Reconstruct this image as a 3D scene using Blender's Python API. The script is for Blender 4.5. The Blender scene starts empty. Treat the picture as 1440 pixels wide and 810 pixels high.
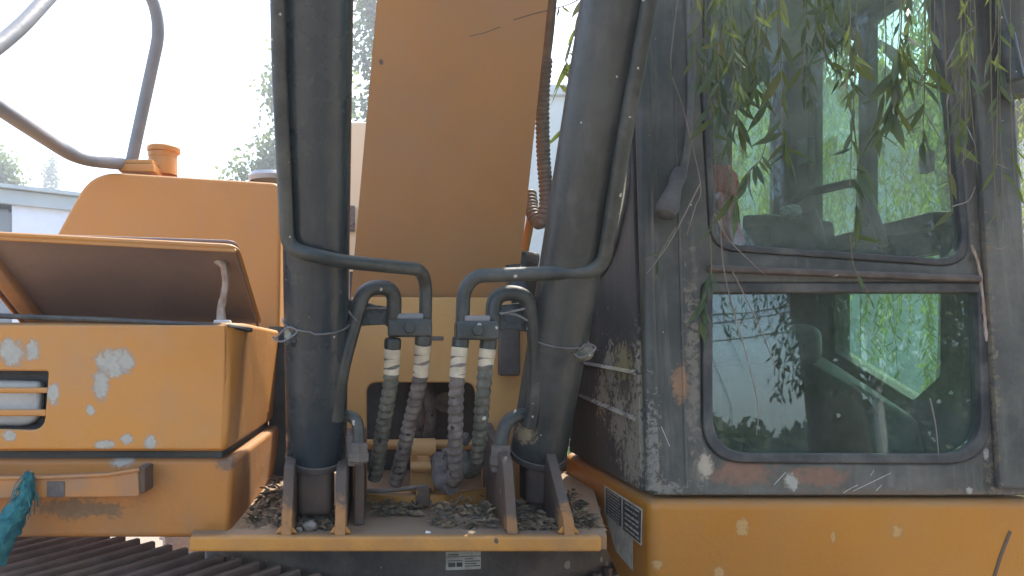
import bpy, bmesh, math, random
from math import sin, cos, pi, radians, sqrt
from mathutils import Vector, Matrix, noise as mnoise

# ------------------------------------------------------------------ camera, sky, sun, exposure
SC = bpy.context.scene
COL = SC.collection
EYE = 1.65
F = 1080.0
VX, VY = 536.0, 490.0
cam_d = bpy.data.cameras.new("camera")
cam = bpy.data.objects.new("camera", cam_d)
COL.objects.link(cam)
cam.location = (0, 0, EYE)
cam.rotation_euler = (radians(90), 0, 0)
cam_d.sensor_fit = 'HORIZONTAL'
cam_d.sensor_width = 36
cam_d.lens = 36 * F / 1440
cam_d.shift_x = (720 - VX) / 1440
cam_d.shift_y = (VY - 405) / 1440
cam_d.clip_start = 0.02
cam_d.clip_end = 2000
SC.camera = cam

SUN_EL, SUN_AZ = radians(57), radians(27)      # azimuth from +Y, clockwise
W = bpy.data.worlds.new("World")
SC.world = W
W.use_nodes = True
wn = W.node_tree.nodes
wl = W.node_tree.links
bg = wn['Background']
sky = wn.new('ShaderNodeTexSky')
sky.sky_type = 'NISHITA'
sky.sun_disc = False
sky.sun_elevation = SUN_EL
sky.sun_rotation = SUN_AZ
sky.air_density = 1.0
sky.dust_density = 2.0
sky.ozone_density = 1.0
wl.new(sky.outputs[0], bg.inputs[0])
bg.inputs[1].default_value = 0.15
sd = bpy.data.lights.new("sun", 'SUN')
sd.energy = 2.2
sd.angle = radians(0.6)
sd.color = (1.0, 0.95, 0.86)
sun = bpy.data.objects.new("sun", sd)
COL.objects.link(sun)
sdir = Vector((sin(SUN_AZ) * cos(SUN_EL), cos(SUN_AZ) * cos(SUN_EL), sin(SUN_EL)))
sun.rotation_euler = sdir.to_track_quat('Z', 'Y').to_euler()
SC.view_settings.view_transform = 'Standard'
SC.view_settings.look = 'None'
SC.view_settings.exposure = 2.1
SC.view_settings.gamma = 1.0
SC.cycles.max_bounces = 10
SC.cycles.transparent_max_bounces = 24
SC.cycles.use_denoising = True

R = random.Random(11)


def P(px, py, Y):
    """measured point of the photograph (1440x810) at depth Y in metres"""
    return Vector(((px - VX) * Y / F, Y, EYE - (py - VY) * Y / F))


def X(px, Y): return (px - VX) * Y / F
def Z(py, Y): return EYE - (py - VY) * Y / F


# ------------------------------------------------------------------ object helpers
WORLD = {}


def put(name, me, mat=None, parent=None, label=None, cat=None, group=None, kind=None, sharp=38, smooth=True):
    """link a mesh (world coordinates) as one object, its origin at its own centre"""
    if isinstance(me, bmesh.types.BMesh):
        m2 = bpy.data.meshes.new(name)
        me.to_mesh(m2)
        me.free()
        me = m2
    n = len(me.vertices)
    lo = Vector((1e9,) * 3)
    hi = Vector((-1e9,) * 3)
    for v in me.vertices:
        for i in range(3):
            lo[i] = min(lo[i], v.co[i])
            hi[i] = max(hi[i], v.co[i])
    c = (lo + hi) / 2
    if cat: c.z = lo.z
    me.transform(Matrix.Translation(-c))
    if smooth and len(me.polygons):
        me.polygons.foreach_set('use_smooth', [True] * len(me.polygons))
        me.set_sharp_from_angle(angle=radians(sharp))
    if mat:
        me.materials.clear()
        me.materials.append(mat)
    o = bpy.data.objects.new(name, me)
    COL.objects.link(o)
    if smooth and 6 <= len(me.polygons) < 6000: o.modifiers.new('even_normals', 'WEIGHTED_NORMAL').keep_sharp = True
    link(o, c, parent)
    tag(o, label, cat, group, kind)
    return o


def link(o, c, parent):
    WORLD[o.name] = Vector(c)
    if parent:
        o.parent = parent
        o.location = Vector(c) - WORLD[parent.name]
    else:
        o.location = c


def tag(o, label=None, cat=None, group=None, kind=None):
    if label: o['label'] = label
    if cat: o['category'] = cat
    if group: o['group'] = group
    if kind: o['kind'] = kind


def thing(name, loc, label, cat, group=None):
    o = bpy.data.objects.new(name, None)
    o.empty_display_size = 0.1
    COL.objects.link(o)
    link(o, loc, None)
    tag(o, label, cat, group)
    return o


def box(x0, x1, y0, y1, z0, z1, bev=0.0, seg=2, bm=None):
    own = bm is None
    b = bmesh.new()
    bmesh.ops.create_cube(b, size=1)
    for v in b.verts:
        v.co = ((x0 + x1) / 2 + v.co.x * (x1 - x0), (y0 + y1) / 2 + v.co.y * (y1 - y0), (z0 + z1) / 2 + v.co.z * (z1 - z0))
    if bev: bmesh.ops.bevel(b, geom=b.edges[:], offset=bev, segments=seg, profile=0.5, affect='EDGES')
    if own: return b
    merge(bm, b)
    return bm


def merge(bm, b):
    me = bpy.data.meshes.new('t')
    b.to_mesh(me)
    b.free()
    bm.from_mesh(me)
    bpy.data.meshes.remove(me)


def hull(pts, bev=0.0, seg=2):
    b = bmesh.new()
    for p in pts: b.verts.new(p)
    bmesh.ops.convex_hull(b, input=b.verts[:])
    bmesh.ops.dissolve_limit(b, angle_limit=radians(1.5), verts=b.verts[:], edges=b.edges[:])
    bmesh.ops.recalc_face_normals(b, faces=b.faces[:])
    if bev: bmesh.ops.bevel(b, geom=b.edges[:], offset=bev, segments=seg, profile=0.5, affect='EDGES')
    return b


def prism(poly, axis, a, c, bev=0.0, seg=2):
    """extrude a 2-D polygon along an axis: 'X' takes (y,z), 'Y' takes (x,z), 'Z' takes (x,y)"""
    b = bmesh.new()
    mk = {'X': lambda p, t: (t, p[0], p[1]), 'Y': lambda p, t: (p[0], t, p[1]), 'Z': lambda p, t: (p[0], p[1], t)}[axis]
    v0 = [b.verts.new(mk(p, a)) for p in poly]
    v1 = [b.verts.new(mk(p, c)) for p in poly]
    b.faces.new(v0)
    b.faces.new(v1)
    n = len(poly)
    for i in range(n): b.faces.new((v0[i], v0[(i + 1) % n], v1[(i + 1) % n], v1[i]))
    bmesh.ops.recalc_face_normals(b, faces=b.faces[:])
    if bev:
        ed = [e for e in b.edges if len(e.link_faces) == 2 and e.calc_face_angle(0) > radians(25)]
        bmesh.ops.bevel(b, geom=ed, offset=bev, segments=seg, profile=0.5, affect='EDGES')
    return b


def rpoly(pts, r, n=6):
    """polygon with rounded corners; r is a number or a list"""
    out = []
    N = len(pts)
    for i in range(N):
        a, p, c = Vector(pts[i - 1]), Vector(pts[i]), Vector(pts[(i + 1) % N])
        rr = r[i] if isinstance(r, (list, tuple)) else r
        if rr <= 1e-6:
            out.append(p)
            continue
        d0, d1 = (a - p), (c - p)
        k = min(rr, d0.length * .49, d1.length * .49)
        s, e = p + d0.normalized() * k, p + d1.normalized() * k
        for j in range(n + 1):
            t = j / n
            out.append(s * (1 - t) ** 2 + p * 2 * t * (1 - t) + e * t * t)
    return out


def plate(outer, holes, thick, frame, bev=0.0, res=1):
    """a sheet with openings: 2-D outlines in a frame (origin, u, v); sheet lies from the frame plane back along -(u x v)"""
    cu = bpy.data.curves.new('t', 'CURVE')
    cu.dimensions = '2D'
    cu.fill_mode = 'BOTH'
    cu.extrude = thick / 2 - bev
    cu.bevel_depth = bev
    cu.bevel_resolution = res
    cu.offset = -bev
    for ring in [outer] + list(holes):
        s = cu.splines.new('POLY')
        s.points.add(len(ring) - 1)
        for p, q in zip(s.points, ring): p.co = (q[0], q[1], 0, 1)
        s.use_cyclic_u = True
    ob = bpy.data.objects.new('t', cu)
    me = bpy.data.meshes.new_from_object(ob)
    bpy.data.objects.remove(ob)
    o, u, v = [Vector(q) for q in frame]
    w = u.cross(v)
    M = Matrix((u, v, w)).transposed().to_4x4()
    M.translation = o - w * thick / 2
    me.transform(M)
    return me


XZ = lambda Y: ((0, Y, 0), (1, 0, 0), (0, 0, 1))           # front faces -Y; sheet goes back to Y+thick


def ppoly(pts, Y):
    """photo points on a frontal plane -> (x,z)"""
    return [(X(a, Y), Z(b, Y)) for a, b in pts]


def fillet(pts, r, n=6):
    pts = [Vector(p) for p in pts]
    if r <= 0: return pts
    out = [pts[0]]
    for i in range(1, len(pts) - 1):
        a, p, c = pts[i - 1], pts[i], pts[i + 1]
        d0, d1 = a - p, c - p
        k = min(r, d0.length * .49, d1.length * .49)
        s, e = p + d0.normalized() * k, p + d1.normalized() * k
        for j in range(n + 1):
            t = j / n
            out.append(s * (1 - t) ** 2 + p * 2 * t * (1 - t) + e * t * t)
    out.append(pts[-1])
    return out


def spline(pts, n=8):
    pts = [Vector(p) for p in pts]
    q = [pts[0] * 2 - pts[1]] + pts + [pts[-1] * 2 - pts[-2]]
    out = []
    for i in range(1, len(q) - 2):
        p0, p1, p2, p3 = q[i - 1:i + 3]
        for j in range(n):
            t = j / n
            out.append(0.5 * ((2 * p1) + (p2 - p0) * t + (2 * p0 - 5 * p1 + 4 * p2 - p3) * t * t + (3 * p1 - p0 - 3 * p2 + p3) * t ** 3))
    out.append(pts[-1])
    return out


def resample(path, step):
    out = [path[0]]
    acc = 0
    for a, b in zip(path, path[1:]):
        L = (b - a).length
        if L < 1e-9: continue
        d = step - acc
        while d <= L:
            out.append(a.lerp(b, d / L))
            d += step
        acc = L - (d - step)
    out.append(path[-1])
    return out


def sweep(path, r, n=14, rfun=None, flat=None, bm=None, cap=True):
    """tube along a path; rfun(s, theta) scales the radius; flat=(a,b) makes an oval"""
    own = bm is None
    b = bm or bmesh.new()
    path = [Vector(p) for p in path]
    N = len(path)
    tan = []
    for i in range(N):
        d = path[min(i + 1, N - 1)] - path[max(i - 1, 0)]
        tan.append(d.normalized() if d.length > 0 else Vector((0, 0, 1)))
    up = Vector((0, 1, 0)) if abs(tan[0].y) < .9 else Vector((1, 0, 0))
    u = (up - tan[0] * up.dot(tan[0])).normalized()
    s = 0
    prev = None
    first = None
    for i in range(N):
        if i: s += (path[i] - path[i - 1]).length
        u = (u - tan[i] * u.dot(tan[i])).normalized()
        w = tan[i].cross(u)
        rr = r(i / (N - 1)) if callable(r) else r
        ring = []
        for k in range(n):
            th = 2 * pi * k / n
            q = rr * (rfun(s, th) if rfun else 1)
            fa, fb = flat if flat else (1, 1)
            ring.append(b.verts.new(path[i] + u * cos(th) * q * fa + w * sin(th) * q * fb))
        if prev:
            for k in range(n): b.faces.new((prev[k], prev[(k + 1) % n], ring[(k + 1) % n], ring[k]))
        else:
            first = ring
        prev = ring
    if cap:
        b.faces.new(first[::-1])
        b.faces.new(prev)
    if own: return b
    return bm


def lathe(prof, axis_o, axis_d, n=32, bm=None):
    """revolve (radius, height) round an axis"""
    own = bm is None
    b = bm or bmesh.new()
    o, d = Vector(axis_o), Vector(axis_d).normalized()
    up = Vector((0, 1, 0)) if abs(d.y) < .9 else Vector((1, 0, 0))
    u = (up - d * up.dot(d)).normalized()
    w = d.cross(u)
    prev = None
    for (r, h) in prof:
        ring = [b.verts.new(o + d * h + (u * cos(2 * pi * k / n) + w * sin(2 * pi * k / n)) * max(r, 1e-4)) for k in range(n)]
        if prev:
            for k in range(n): b.faces.new((prev[k], prev[(k + 1) % n], ring[(k + 1) % n], ring[k]))
        prev = ring
    if own: return b
    return bm


def blob(c, rad, sub=3, amp=.15, sc=3, seed=0):
    b = bmesh.new()
    bmesh.ops.create_icosphere(b, subdivisions=sub, radius=1)
    for v in b.verts:
        k = 1 + amp * mnoise.noise(v.co * sc + Vector((seed, seed * 2.3, 0)))
        v.co = Vector(c) + Vector((v.co.x * rad[0], v.co.y * rad[1], v.co.z * rad[2])) * k
    return b


# ------------------------------------------------------------------ materials
def nodes(name):
    m = bpy.data.materials.new(name)
    m.use_nodes = True
    nt = m.node_tree
    nt.nodes.clear()
    out = nt.nodes.new('ShaderNodeOutputMaterial')
    return m, nt, out


class G:
    """small node-graph builder"""

    def __init__(s, nt):
        s.nt = nt
        s.pos = nt.nodes.new('ShaderNodeNewGeometry').outputs['Position']
        s.nor = None

    def L(s, a, b):
        s.nt.links.new(a, b)

    def val(s, sock, v):
        if hasattr(v, 'is_linked') or isinstance(v, bpy.types.NodeSocket): s.L(v, sock)
        else: sock.default_value = v

    def math(s, op, a, b=0.0, c=None, clamp=False):
        n = s.nt.nodes.new('ShaderNodeMath')
        n.operation = op
        n.use_clamp = clamp
        s.val(n.inputs[0], a)
        s.val(n.inputs[1], b)
        if c is not None: s.val(n.inputs[2], c)
        return n.outputs[0]

    def noise(s, scale, detail=4, rough=.55, vec=None, dist=0.0):
        n = s.nt.nodes.new('ShaderNodeTexNoise')
        n.inputs['Scale'].default_value = scale
        n.inputs['Detail'].default_value = detail
        n.inputs['Roughness'].default_value = rough
        n.inputs['Distortion'].default_value = dist
        s.L(vec or s.pos, n.inputs['Vector'])
        return n.outputs[0]

    def scaled(s, v):
        n = s.nt.nodes.new('ShaderNodeVectorMath')
        n.operation = 'MULTIPLY'
        s.L(s.pos, n.inputs[0])
        n.inputs[1].default_value = v
        return n.outputs[0]

    def vor(s, scale, vec=None, rnd=1.0):
        n = s.nt.nodes.new('ShaderNodeTexVoronoi')
        n.inputs['Scale'].default_value = scale
        n.inputs['Randomness'].default_value = rnd
        s.L(vec or s.pos, n.inputs['Vector'])
        return n.outputs['Distance'], n.outputs['Color']

    def ramp(s, v, a, b):
        n = s.nt.nodes.new('ShaderNodeMapRange')
        n.interpolation_type = 'SMOOTHSTEP'
        s.L(v, n.inputs[0])
        n.inputs[1].default_value = a
        n.inputs[2].default_value = b
        return n.outputs[0]

    def mix(s, f, a, b):
        n = s.nt.nodes.new('ShaderNodeMix')
        n.data_type = 'RGBA'
        s.val(n.inputs['Factor'], f)
        for k, v in ((6, a), (7, b)):
            if isinstance(v, tuple): n.inputs[k].default_value = (*v[:3], 1)
            else: s.L(v, n.inputs[k])
        return n.outputs[2]

    def normz(s):
        g = s.nt.nodes.new('ShaderNodeNewGeometry')
        x = s.nt.nodes.new('ShaderNodeSeparateXYZ')
        s.L(g.outputs['Normal'], x.inputs[0])
        return x.outputs[2]

    def spot(s, c, r, amp=.6, nscale=20, soft=.3):
        """mask of an irregular patch: centre, radii, ragged edge"""
        a = s.nt.nodes.new('ShaderNodeVectorMath')
        a.operation = 'SUBTRACT'
        s.L(s.pos, a.inputs[0])
        a.inputs[1].default_value = tuple(c)
        b = s.nt.nodes.new('ShaderNodeVectorMath')
        b.operation = 'DIVIDE'
        s.L(a.outputs[0], b.inputs[0])
        b.inputs[1].default_value = tuple(r) if hasattr(r, '__len__') else (r, r, r)
        l = s.nt.nodes.new('ShaderNodeVectorMath')
        l.operation = 'LENGTH'
        s.L(b.outputs[0], l.inputs[0])
        n = s.math('MULTIPLY_ADD', s.noise(nscale * 1.6, 6, .7, dist=.6), amp * 4, -amp * 2)
        d = s.math('ADD', l.outputs['Value'], n)
        return s.ramp(d, 1 + soft, 1 - soft)


def paint(name, c1, c2, rough=.45, nscale=3.0, dust=None, dust_amt=.0, dust_scale=6.0, top_dust=0.0, specks=None, spots=(), bump=.07, bscale=60,
          streak=0.0, metallic=0.0, spec=.5, runs=None):
    """worn paint or rubber: two-tone base, dust, fine specks, chipped spots with ragged edges"""
    m, nt, out = nodes(name)
    g = G(nt)
    bs = nt.nodes.new('ShaderNodeBsdfPrincipled')
    nt.links.new(bs.outputs[0], out.inputs[0])
    col = g.mix(g.ramp(g.noise(nscale, 5), .35, .68), c1, c2)
    rgh = rough
    if streak:
        st = g.noise(1.0, 4, .6, g.scaled((38, 38, 2.2)))
        col = g.mix(g.math('MULTIPLY', g.ramp(st, .5, .75), streak), col, dust or (.3, .28, .25))
    if dust_amt or top_dust:
        dn = g.math('MULTIPLY', g.ramp(g.noise(dust_scale, 6, .65), .38, .72), dust_amt)
        fine = g.math('MULTIPLY', g.noise(dust_scale * 14, 3, .7), .6)
        dn = g.math('MULTIPLY', dn, g.math('ADD', fine, .7))
        if top_dust:
            up = g.ramp(g.normz(), .15, .9)
            dn = g.math('MAXIMUM', dn, g.math('MULTIPLY', up, g.math('MULTIPLY_ADD', g.noise(30, 4), .7, top_dust - .35), clamp=True))
        col = g.mix(dn, col, dust)
        rgh = g.math('MULTIPLY_ADD', dn, .9 - rough, rough)
    if runs:
        rc, th = runs
        rn = g.noise(1.0, 5, .62, g.scaled((26, 26, 4)))
        col = g.mix(g.ramp(rn, th, th + .06), col, rc)
    if specks:
        for (sc, size, cover, sc_col) in specks:
            d, cc = g.vor(sc)
            x = nt.nodes.new('ShaderNodeSeparateXYZ')
            nt.links.new(cc, x.inputs[0])
            thr = g.math('MULTIPLY', g.math('GREATER_THAN', x.outputs[0], 1 - cover), g.math('MULTIPLY_ADD', x.outputs[1], size, size * .25))
            dd = g.math('MULTIPLY_ADD', g.noise(sc * 3, 2), .25, d)
            col = g.mix(g.math('LESS_THAN', dd, g.math('ADD', thr, g.math('MULTIPLY', thr, .2))), col, sc_col)
    bsum = g.noise(bscale, 4, .6)
    for (c, r, amp, ns, colr) in spots:
        mk = g.spot(c, r, amp, ns)
        tint = g.mix(g.noise(ns * 2.2, 4, .65), tuple(k * .72 for k in colr), tuple(min(1, k * 1.22) for k in colr))
        rim = g.math('MULTIPLY', g.math('MULTIPLY', mk, g.math('SUBTRACT', 1.0, mk)), 1.0)
        col = g.mix(rim, g.mix(mk, col, tint), (.16, .10, .06))
        bsum = g.math('MULTIPLY_ADD', mk, -.25, bsum)
    nt.links.new(col, bs.inputs['Base Color'])
    g.val(bs.inputs['Roughness'], rgh)
    bs.inputs['Metallic'].default_value = metallic
    bs.inputs['Specular IOR Level'].default_value = spec
    if bump:
        bn = nt.nodes.new('ShaderNodeBump')
        bn.inputs['Strength'].default_value = bump * 4
        bn.inputs['Distance'].default_value = .004
        nt.links.new(bsum, bn.inputs['Height'])
        wv = nt.nodes.new('ShaderNodeBump')
        wv.inputs['Strength'].default_value = .35
        wv.inputs['Distance'].default_value = .012
        nt.links.new(g.noise(5.5, 2, .5), wv.inputs['Height'])
        nt.links.new(wv.outputs[0], bn.inputs['Normal'])
        nt.links.new(bn.outputs[0], bs.inputs['Normal'])
    return m


def glass(name, tint, dust=.06, dcol=(.25, .28, .25), smear=12.0, specks=False, ior=1.5):
    """one face of a pane: tinted see-through, mirror reflection by angle, a film of dust"""
    m, nt, out = nodes(name)
    g = G(nt)
    tr = nt.nodes.new('ShaderNodeBsdfTransparent')
    tr.inputs[0].default_value = (*tint, 1)
    gl = nt.nodes.new('ShaderNodeBsdfGlossy')
    gl.inputs['Roughness'].default_value = .012
    gl.inputs[0].default_value = (1, 1, 1, 1)
    fr = nt.nodes.new('ShaderNodeFresnel')
    geo = nt.nodes.new('ShaderNodeNewGeometry')
    nt.links.new(g.math('MULTIPLY_ADD', geo.outputs['Backfacing'], 1 / ior - ior, ior), fr.inputs[0])   # same index from both faces
    bn = nt.nodes.new('ShaderNodeBump')
    bn.inputs['Strength'].default_value = .06
    bn.inputs['Distance'].default_value = .004
    nt.links.new(g.noise(5, 2), bn.inputs['Height'])
    nt.links.new(bn.outputs[0], gl.inputs['Normal'])
    mx = nt.nodes.new('ShaderNodeMixShader')
    nt.links.new(fr.outputs[0], mx.inputs[0])
    nt.links.new(tr.outputs[0], mx.inputs[1])
    nt.links.new(gl.outputs[0], mx.inputs[2])
    df = nt.nodes.new('ShaderNodeBsdfDiffuse')
    df.inputs[0].default_value = (*dcol, 1)
    dn = g.math('MULTIPLY', g.ramp(g.noise(smear, 6, .65), .3, .8), dust)
    dn = g.math('MULTIPLY_ADD', g.noise(70, 5), dust * .8, dn)
    if specks:
        d, cc = g.vor(34)
        x = nt.nodes.new('ShaderNodeSeparateXYZ')
        nt.links.new(cc, x.inputs[0])
        sp = g.math('MULTIPLY', g.math('GREATER_THAN', x.outputs[0], .9), g.math('LESS_THAN', g.math('MULTIPLY_ADD', g.noise(140, 2), .3, d), .3))
        dn = g.math('MAXIMUM', dn, g.math('MULTIPLY', sp, .6))
    m2 = nt.nodes.new('ShaderNodeMixShader')
    nt.links.new(dn, m2.inputs[0])
    nt.links.new(mx.outputs[0], m2.inputs[1])
    nt.links.new(df.outputs[0], m2.inputs[2])
    nt.links.new(m2.outputs[0], out.inputs[0])
    return m


def leafmat(name, c1, c2, trans=.45, rough=.5, nscale=4):
    m, nt, out = nodes(name)
    g = G(nt)
    oi = nt.nodes.new('ShaderNodeObjectInfo')
    f = g.math('ADD', g.math('MULTIPLY', g.noise(nscale, 3), .75), g.math('MULTIPLY', oi.outputs['Random'], .3))
    col = g.mix(g.ramp(f, .3, .75), c1, c2)
    bs = nt.nodes.new('ShaderNodeBsdfPrincipled')
    bs.inputs['Roughness'].default_value = rough
    nt.links.new(col, bs.inputs['Base Color'])
    tl = nt.nodes.new('ShaderNodeBsdfTranslucent')
    warm = g.mix(.5, col, (.35, .42, .05))
    nt.links.new(warm, tl.inputs[0])
    mx = nt.nodes.new('ShaderNodeMixShader')
    mx.inputs[0].default_value = trans
    nt.links.new(bs.outputs[0], mx.inputs[1])
    nt.links.new(tl.outputs[0], mx.inputs[2])
    nt.links.new(mx.outputs[0], out.inputs[0])
    return m


GREY = (.40, .38, .31)
ORA, ORB = (.50, .215, .035), (.44, .185, .035)
DUST = (.30, .24, .17)
Ytb = 1.70
M = {}
M['orange'] = paint('orange paint', ORA, ORB, .42, 2.5, DUST, .35, 5, .45, specks=[(30, .12, .05, (.36, .33, .25))])
M['orange_tank'] = paint('orange tank paint', (.56, .24, .034), (.52, .215, .031), .42, 1.6, DUST, .2, 3, .3, streak=.1, specks=[(20, .07, .05, (.3, .22, .14))])
sp = []
for (px, py, rx, rz, amp, ns) in [(160, 512, 22, 20, .75, 34), (142, 540, 11, 22, .6, 40), (178, 508, 10, 16, .6, 40), (15, 496, 16, 17, .6, 30), (46, 492, 9, 14, .6, 36), (128, 577, 6, 7, .5, 40), (178, 616, 9, 8, .7, 40), (212, 622, 9, 10, .7, 40), (75, 553, 8, 14, .7, 40), (14, 613, 9, 7, .5, 40), (146, 625, 14, 6, .6, 40)]:
    sp.append((P(px, py, Ytb), (rx * Ytb / F, .06, rz * Ytb / F), amp, ns, GREY))
M['orange_box'] = paint('orange tool box paint', (.55, .23, .032), (.49, .20, .029), .42, 2.2, DUST, .3, 4, .4, streak=.1, specks=[(30, .1, .04, (.36, .33, .25))], spots=sp)
sp = [(P(172, 648, 1.72), (.024, .05, .016), .7, 40, GREY), (P(318, 652, 1.72), (.02, .06, .014), .6, 50, (.2, .12, .07)), (P(204, 662, 1.72), (.012, .05, .018), .6, 50, (.25, .17, .12)),
      (P(110, 715, 1.72), (.09, .05, .02), .9, 30, (.2, .12, .05))]
M['orange_sill'] = paint('orange side frame paint', (.46, .185, .028), (.39, .15, .026), .45, 2.2, (.24, .155, .085), .6, 4, .5, streak=.15, specks=[(26, .12, .06, (.34, .3, .22))], spots=sp)
M['orange_step'] = paint('scuffed orange step paint', (.46, .2, .05), (.36, .15, .04), .5, 9, (.33, .22, .13), .7, 9, .4, specks=[(30, .2, .2, (.16, .08, .04))])
M['boom'] = paint('veil-dulled boom paint', (.45, .21, .06), (.40, .185, .056), .5, 1.6, (.33, .215, .12), .55, 2.0, 0, streak=.24, specks=[(14, .06, .1, (.2, .12, .08)), (30, .1, .03, (.45, .38, .3))], spots=[(P(536, 84, 1.96), (.006, .05, .006), .5, 60, (.1, .08, .06))], bump=.03)  # dull, dusted tone stands in for the glare veil over the boom
sp = [(P(1043, 741, 1.75), (.014, .05, .017), .8, 40, (.52, .30, .10)), (P(1172, 755, 1.75), (.005, .05, .014), .5, 50, (.52, .30, .10)), (P(1262, 748, 1.75), (.012, .05, .013), .8, 40, (.52, .30, .10)), (P(1012, 805, 1.75), (.012, .05, .012), .8, 40, (.52, .30, .10)), (P(925, 795, 1.75), (.012, .05, .01), .8, 40, (.52, .30, .10))]
M['orange_skirt'] = paint('orange cab base paint', (.47, .19, .012), (.43, .165, .012), .4, 1.8, DUST, .1, 4, .4, specks=[(24, .12, .05, (.38, .33, .24))], spots=sp)
M['orange_bulk'] = paint('light-lifted orange bulkhead paint', (.70, .375, .115), (.64, .33, .095), .5, 2.0, (.40, .30, .18), .2, 6, .3, specks=[(22, .2, .12, (.2, .1, .05))])  # paler orange stands in for light falling on the bulkhead
M['deckdirt'] = paint('dirty deck paint', (.36, .20, .08), (.24, .155, .085), .75, 9, (.25, .18, .115), .95, 5, .8, bump=.15)
M['gusset'] = paint('grimy shade-darkened gusset paint', (.12, .07, .04), (.055, .042, .032), .7, 6, (.12, .095, .075), .9, 5, .6, specks=[(22, .25, .15, (.45, .2, .05))], bump=.12,  # grime, darkened further for the shade between the cylinder feet
                       spots=[((x, 1.685, z), (.035, .05, .05), .8, 22, (.36, .165, .05)) for x, z in ((-.207, 1.25), (-.089, 1.265), (.409, 1.255))] + [((.287, 1.69, 1.26), (.03, .05, .02), .8, 22, (.3, .14, .05))])
M['lip'] = paint('orange deck lip paint', (.56, .25, .04), (.47, .2, .035), .5, 7, (.26, .17, .09), .45, 9, .5, specks=[(24, .25, .2, (.14, .08, .05))], bump=.1)
BLK, BL2 = (.030, .040, .042), (.042, .055, .055)
WSP = (.42, .42, .38)
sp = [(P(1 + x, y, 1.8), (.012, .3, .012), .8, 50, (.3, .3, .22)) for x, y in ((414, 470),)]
M['black'] = paint('glossy sky-tinted black cylinder paint', (.018, .029, .036), (.025, .037, .041), .22, 3, (.11, .12, .10), .2, 5, .1, specks=[(40, .16, .10, WSP), (22, .16, .05, WSP)], spots=sp, streak=.12)  # blue in the base colour stands in for reflected sky
M['black_r'] = paint('dusty black cylinder paint', (.018, .024, .024), (.03, .036, .034), .34, 3, (.14, .145, .125), .35, 4, .3, specks=[(34, .2, .12, WSP), (18, .16, .06, WSP)], streak=.2,
                     spots=[(P(738, 610, 1.87), (.02, .05, .022), .8, 50, (.3, .26, .16))])
M['pipe'] = paint('dark pipe paint', (.016, .024, .023), (.028, .036, .032), .36, 6, (.16, .155, .125), .5, 9, .45, specks=[(50, .25, .16, WSP), (24, .12, .06, (.2, .17, .13))])
M['rail'] = paint('grey handrail paint', (.16, .18, .19), (.2, .2, .2), .45, 6, (.3, .27, .25), .4, 8, .4)
M['steel'] = paint('dull galvanised wire', (.22, .215, .195), (.15, .148, .14), .5, 30, metallic=.5)
M['sleeve'] = paint('cream hose sleeve', (.60, .53, .38), (.52, .45, .31), .7, 30, (.2, .17, .13), .6, 12)
M['hose'] = paint('dirty spiral hose guard', (.055, .06, .046), (.10, .10, .076), .75, 25, (.22, .215, .165), .7, 22, specks=[(60, .35, .3, (.03, .03, .03)), (46, .25, .15, (.45, .45, .38))], bump=.15)
M['hose_p'] = paint('worn spiral hose guard', (.085, .072, .063), (.13, .108, .092), .75, 25, (.26, .23, .19), .7, 22, specks=[(60, .35, .3, (.03, .028, .026)), (46, .25, .14, (.45, .42, .36))], bump=.15)
M['conduit'] = paint('ribbed brown conduit', (.16, .125, .10), (.2, .16, .13), .5, 20, (.33, .28, .23), .5, 14)
RUST = (.21, .115, .07)
Yc = 1.75
CHIP = (.36, .35, .285)
sp = [(P(962, 540, Yc), (.019, .06, .042), .7, 40, (.25, .14, .07)), (P(1045, 664, Yc), (.062, .05, .03), .6, 26, RUST), (P(1150, 671, Yc), (.062, .05, .021), .6, 26, RUST),
      (P(992, 655, Yc), (.017, .05, .03), .6, 40, (.40, .34, .24)), (P(1114, 678, Yc), (.015, .05, .018), .8, 50, CHIP), (P(1034, 629, Yc), (.014, .05, .011), .8, 60, CHIP),
      (P(918, 640, Yc), (.012, .05, .09), 2.6, 50, (.17, .165, .13)), (P(935, 685, Yc), (.04, .05, .012), 2.4, 50, (.19, .18, .145)), (P(1250, 692, Yc), (.2, .05, .006), 1.8, 40, (.13, .10, .07)), (P(1395, 480, Yc), (.01, .05, .25), 1.9, 34, (.17, .14, .09)), (P(980, 500, Yc), (.012, .05, .2), 2.0, 36, (.16, .145, .11)),
      (P(1364, 690, Yc), (.007, .05, .007), .6, 60, CHIP), (P(1390, 640, Yc), (.006, .05, .014), .8, 60, CHIP), (P(1070, 610, Yc), (.003, .05, .003), .5, 60, CHIP)]
CABD = (.245, .23, .185)
M['cab'] = paint('dusty black cab paint', (.034, .039, .032), (.068, .068, .053), .45, 4.5, CABD, .5, 4, .3, specks=[(26, .13, .12, CHIP), (55, .17, .14, CHIP), (15, .06, .10, CHIP), (38, .16, .06, (.2, .11, .07))], spots=sp, streak=.3)
sp = []
for (y, z, ry, rz) in [(1.82, 1.48, .07, .11), (1.87, 1.39, .07, .07), (1.97, 1.47, .06, .07), (2.05, 1.60, .06, .05), (1.80, 1.60, .05, .09), (2.12, 1.52, .05, .05)]:
    sp.append(((.61, y, z), (.1, ry, rz), 2.1, 34, (.29, .275, .21)))
sp.append(((.61, 1.94, 1.615), (.1, .06, .04), 1.2, 34, (.26, .24, .12)))
M['cabside'] = paint('flaking black cab side paint', (.042, .042, .04), (.058, .056, .05), .5, 3, (.17, .155, .135), .35, 5, .3, specks=[(24, .2, .2, CHIP), (50, .2, .12, CHIP)], spots=sp, streak=.25)
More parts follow.
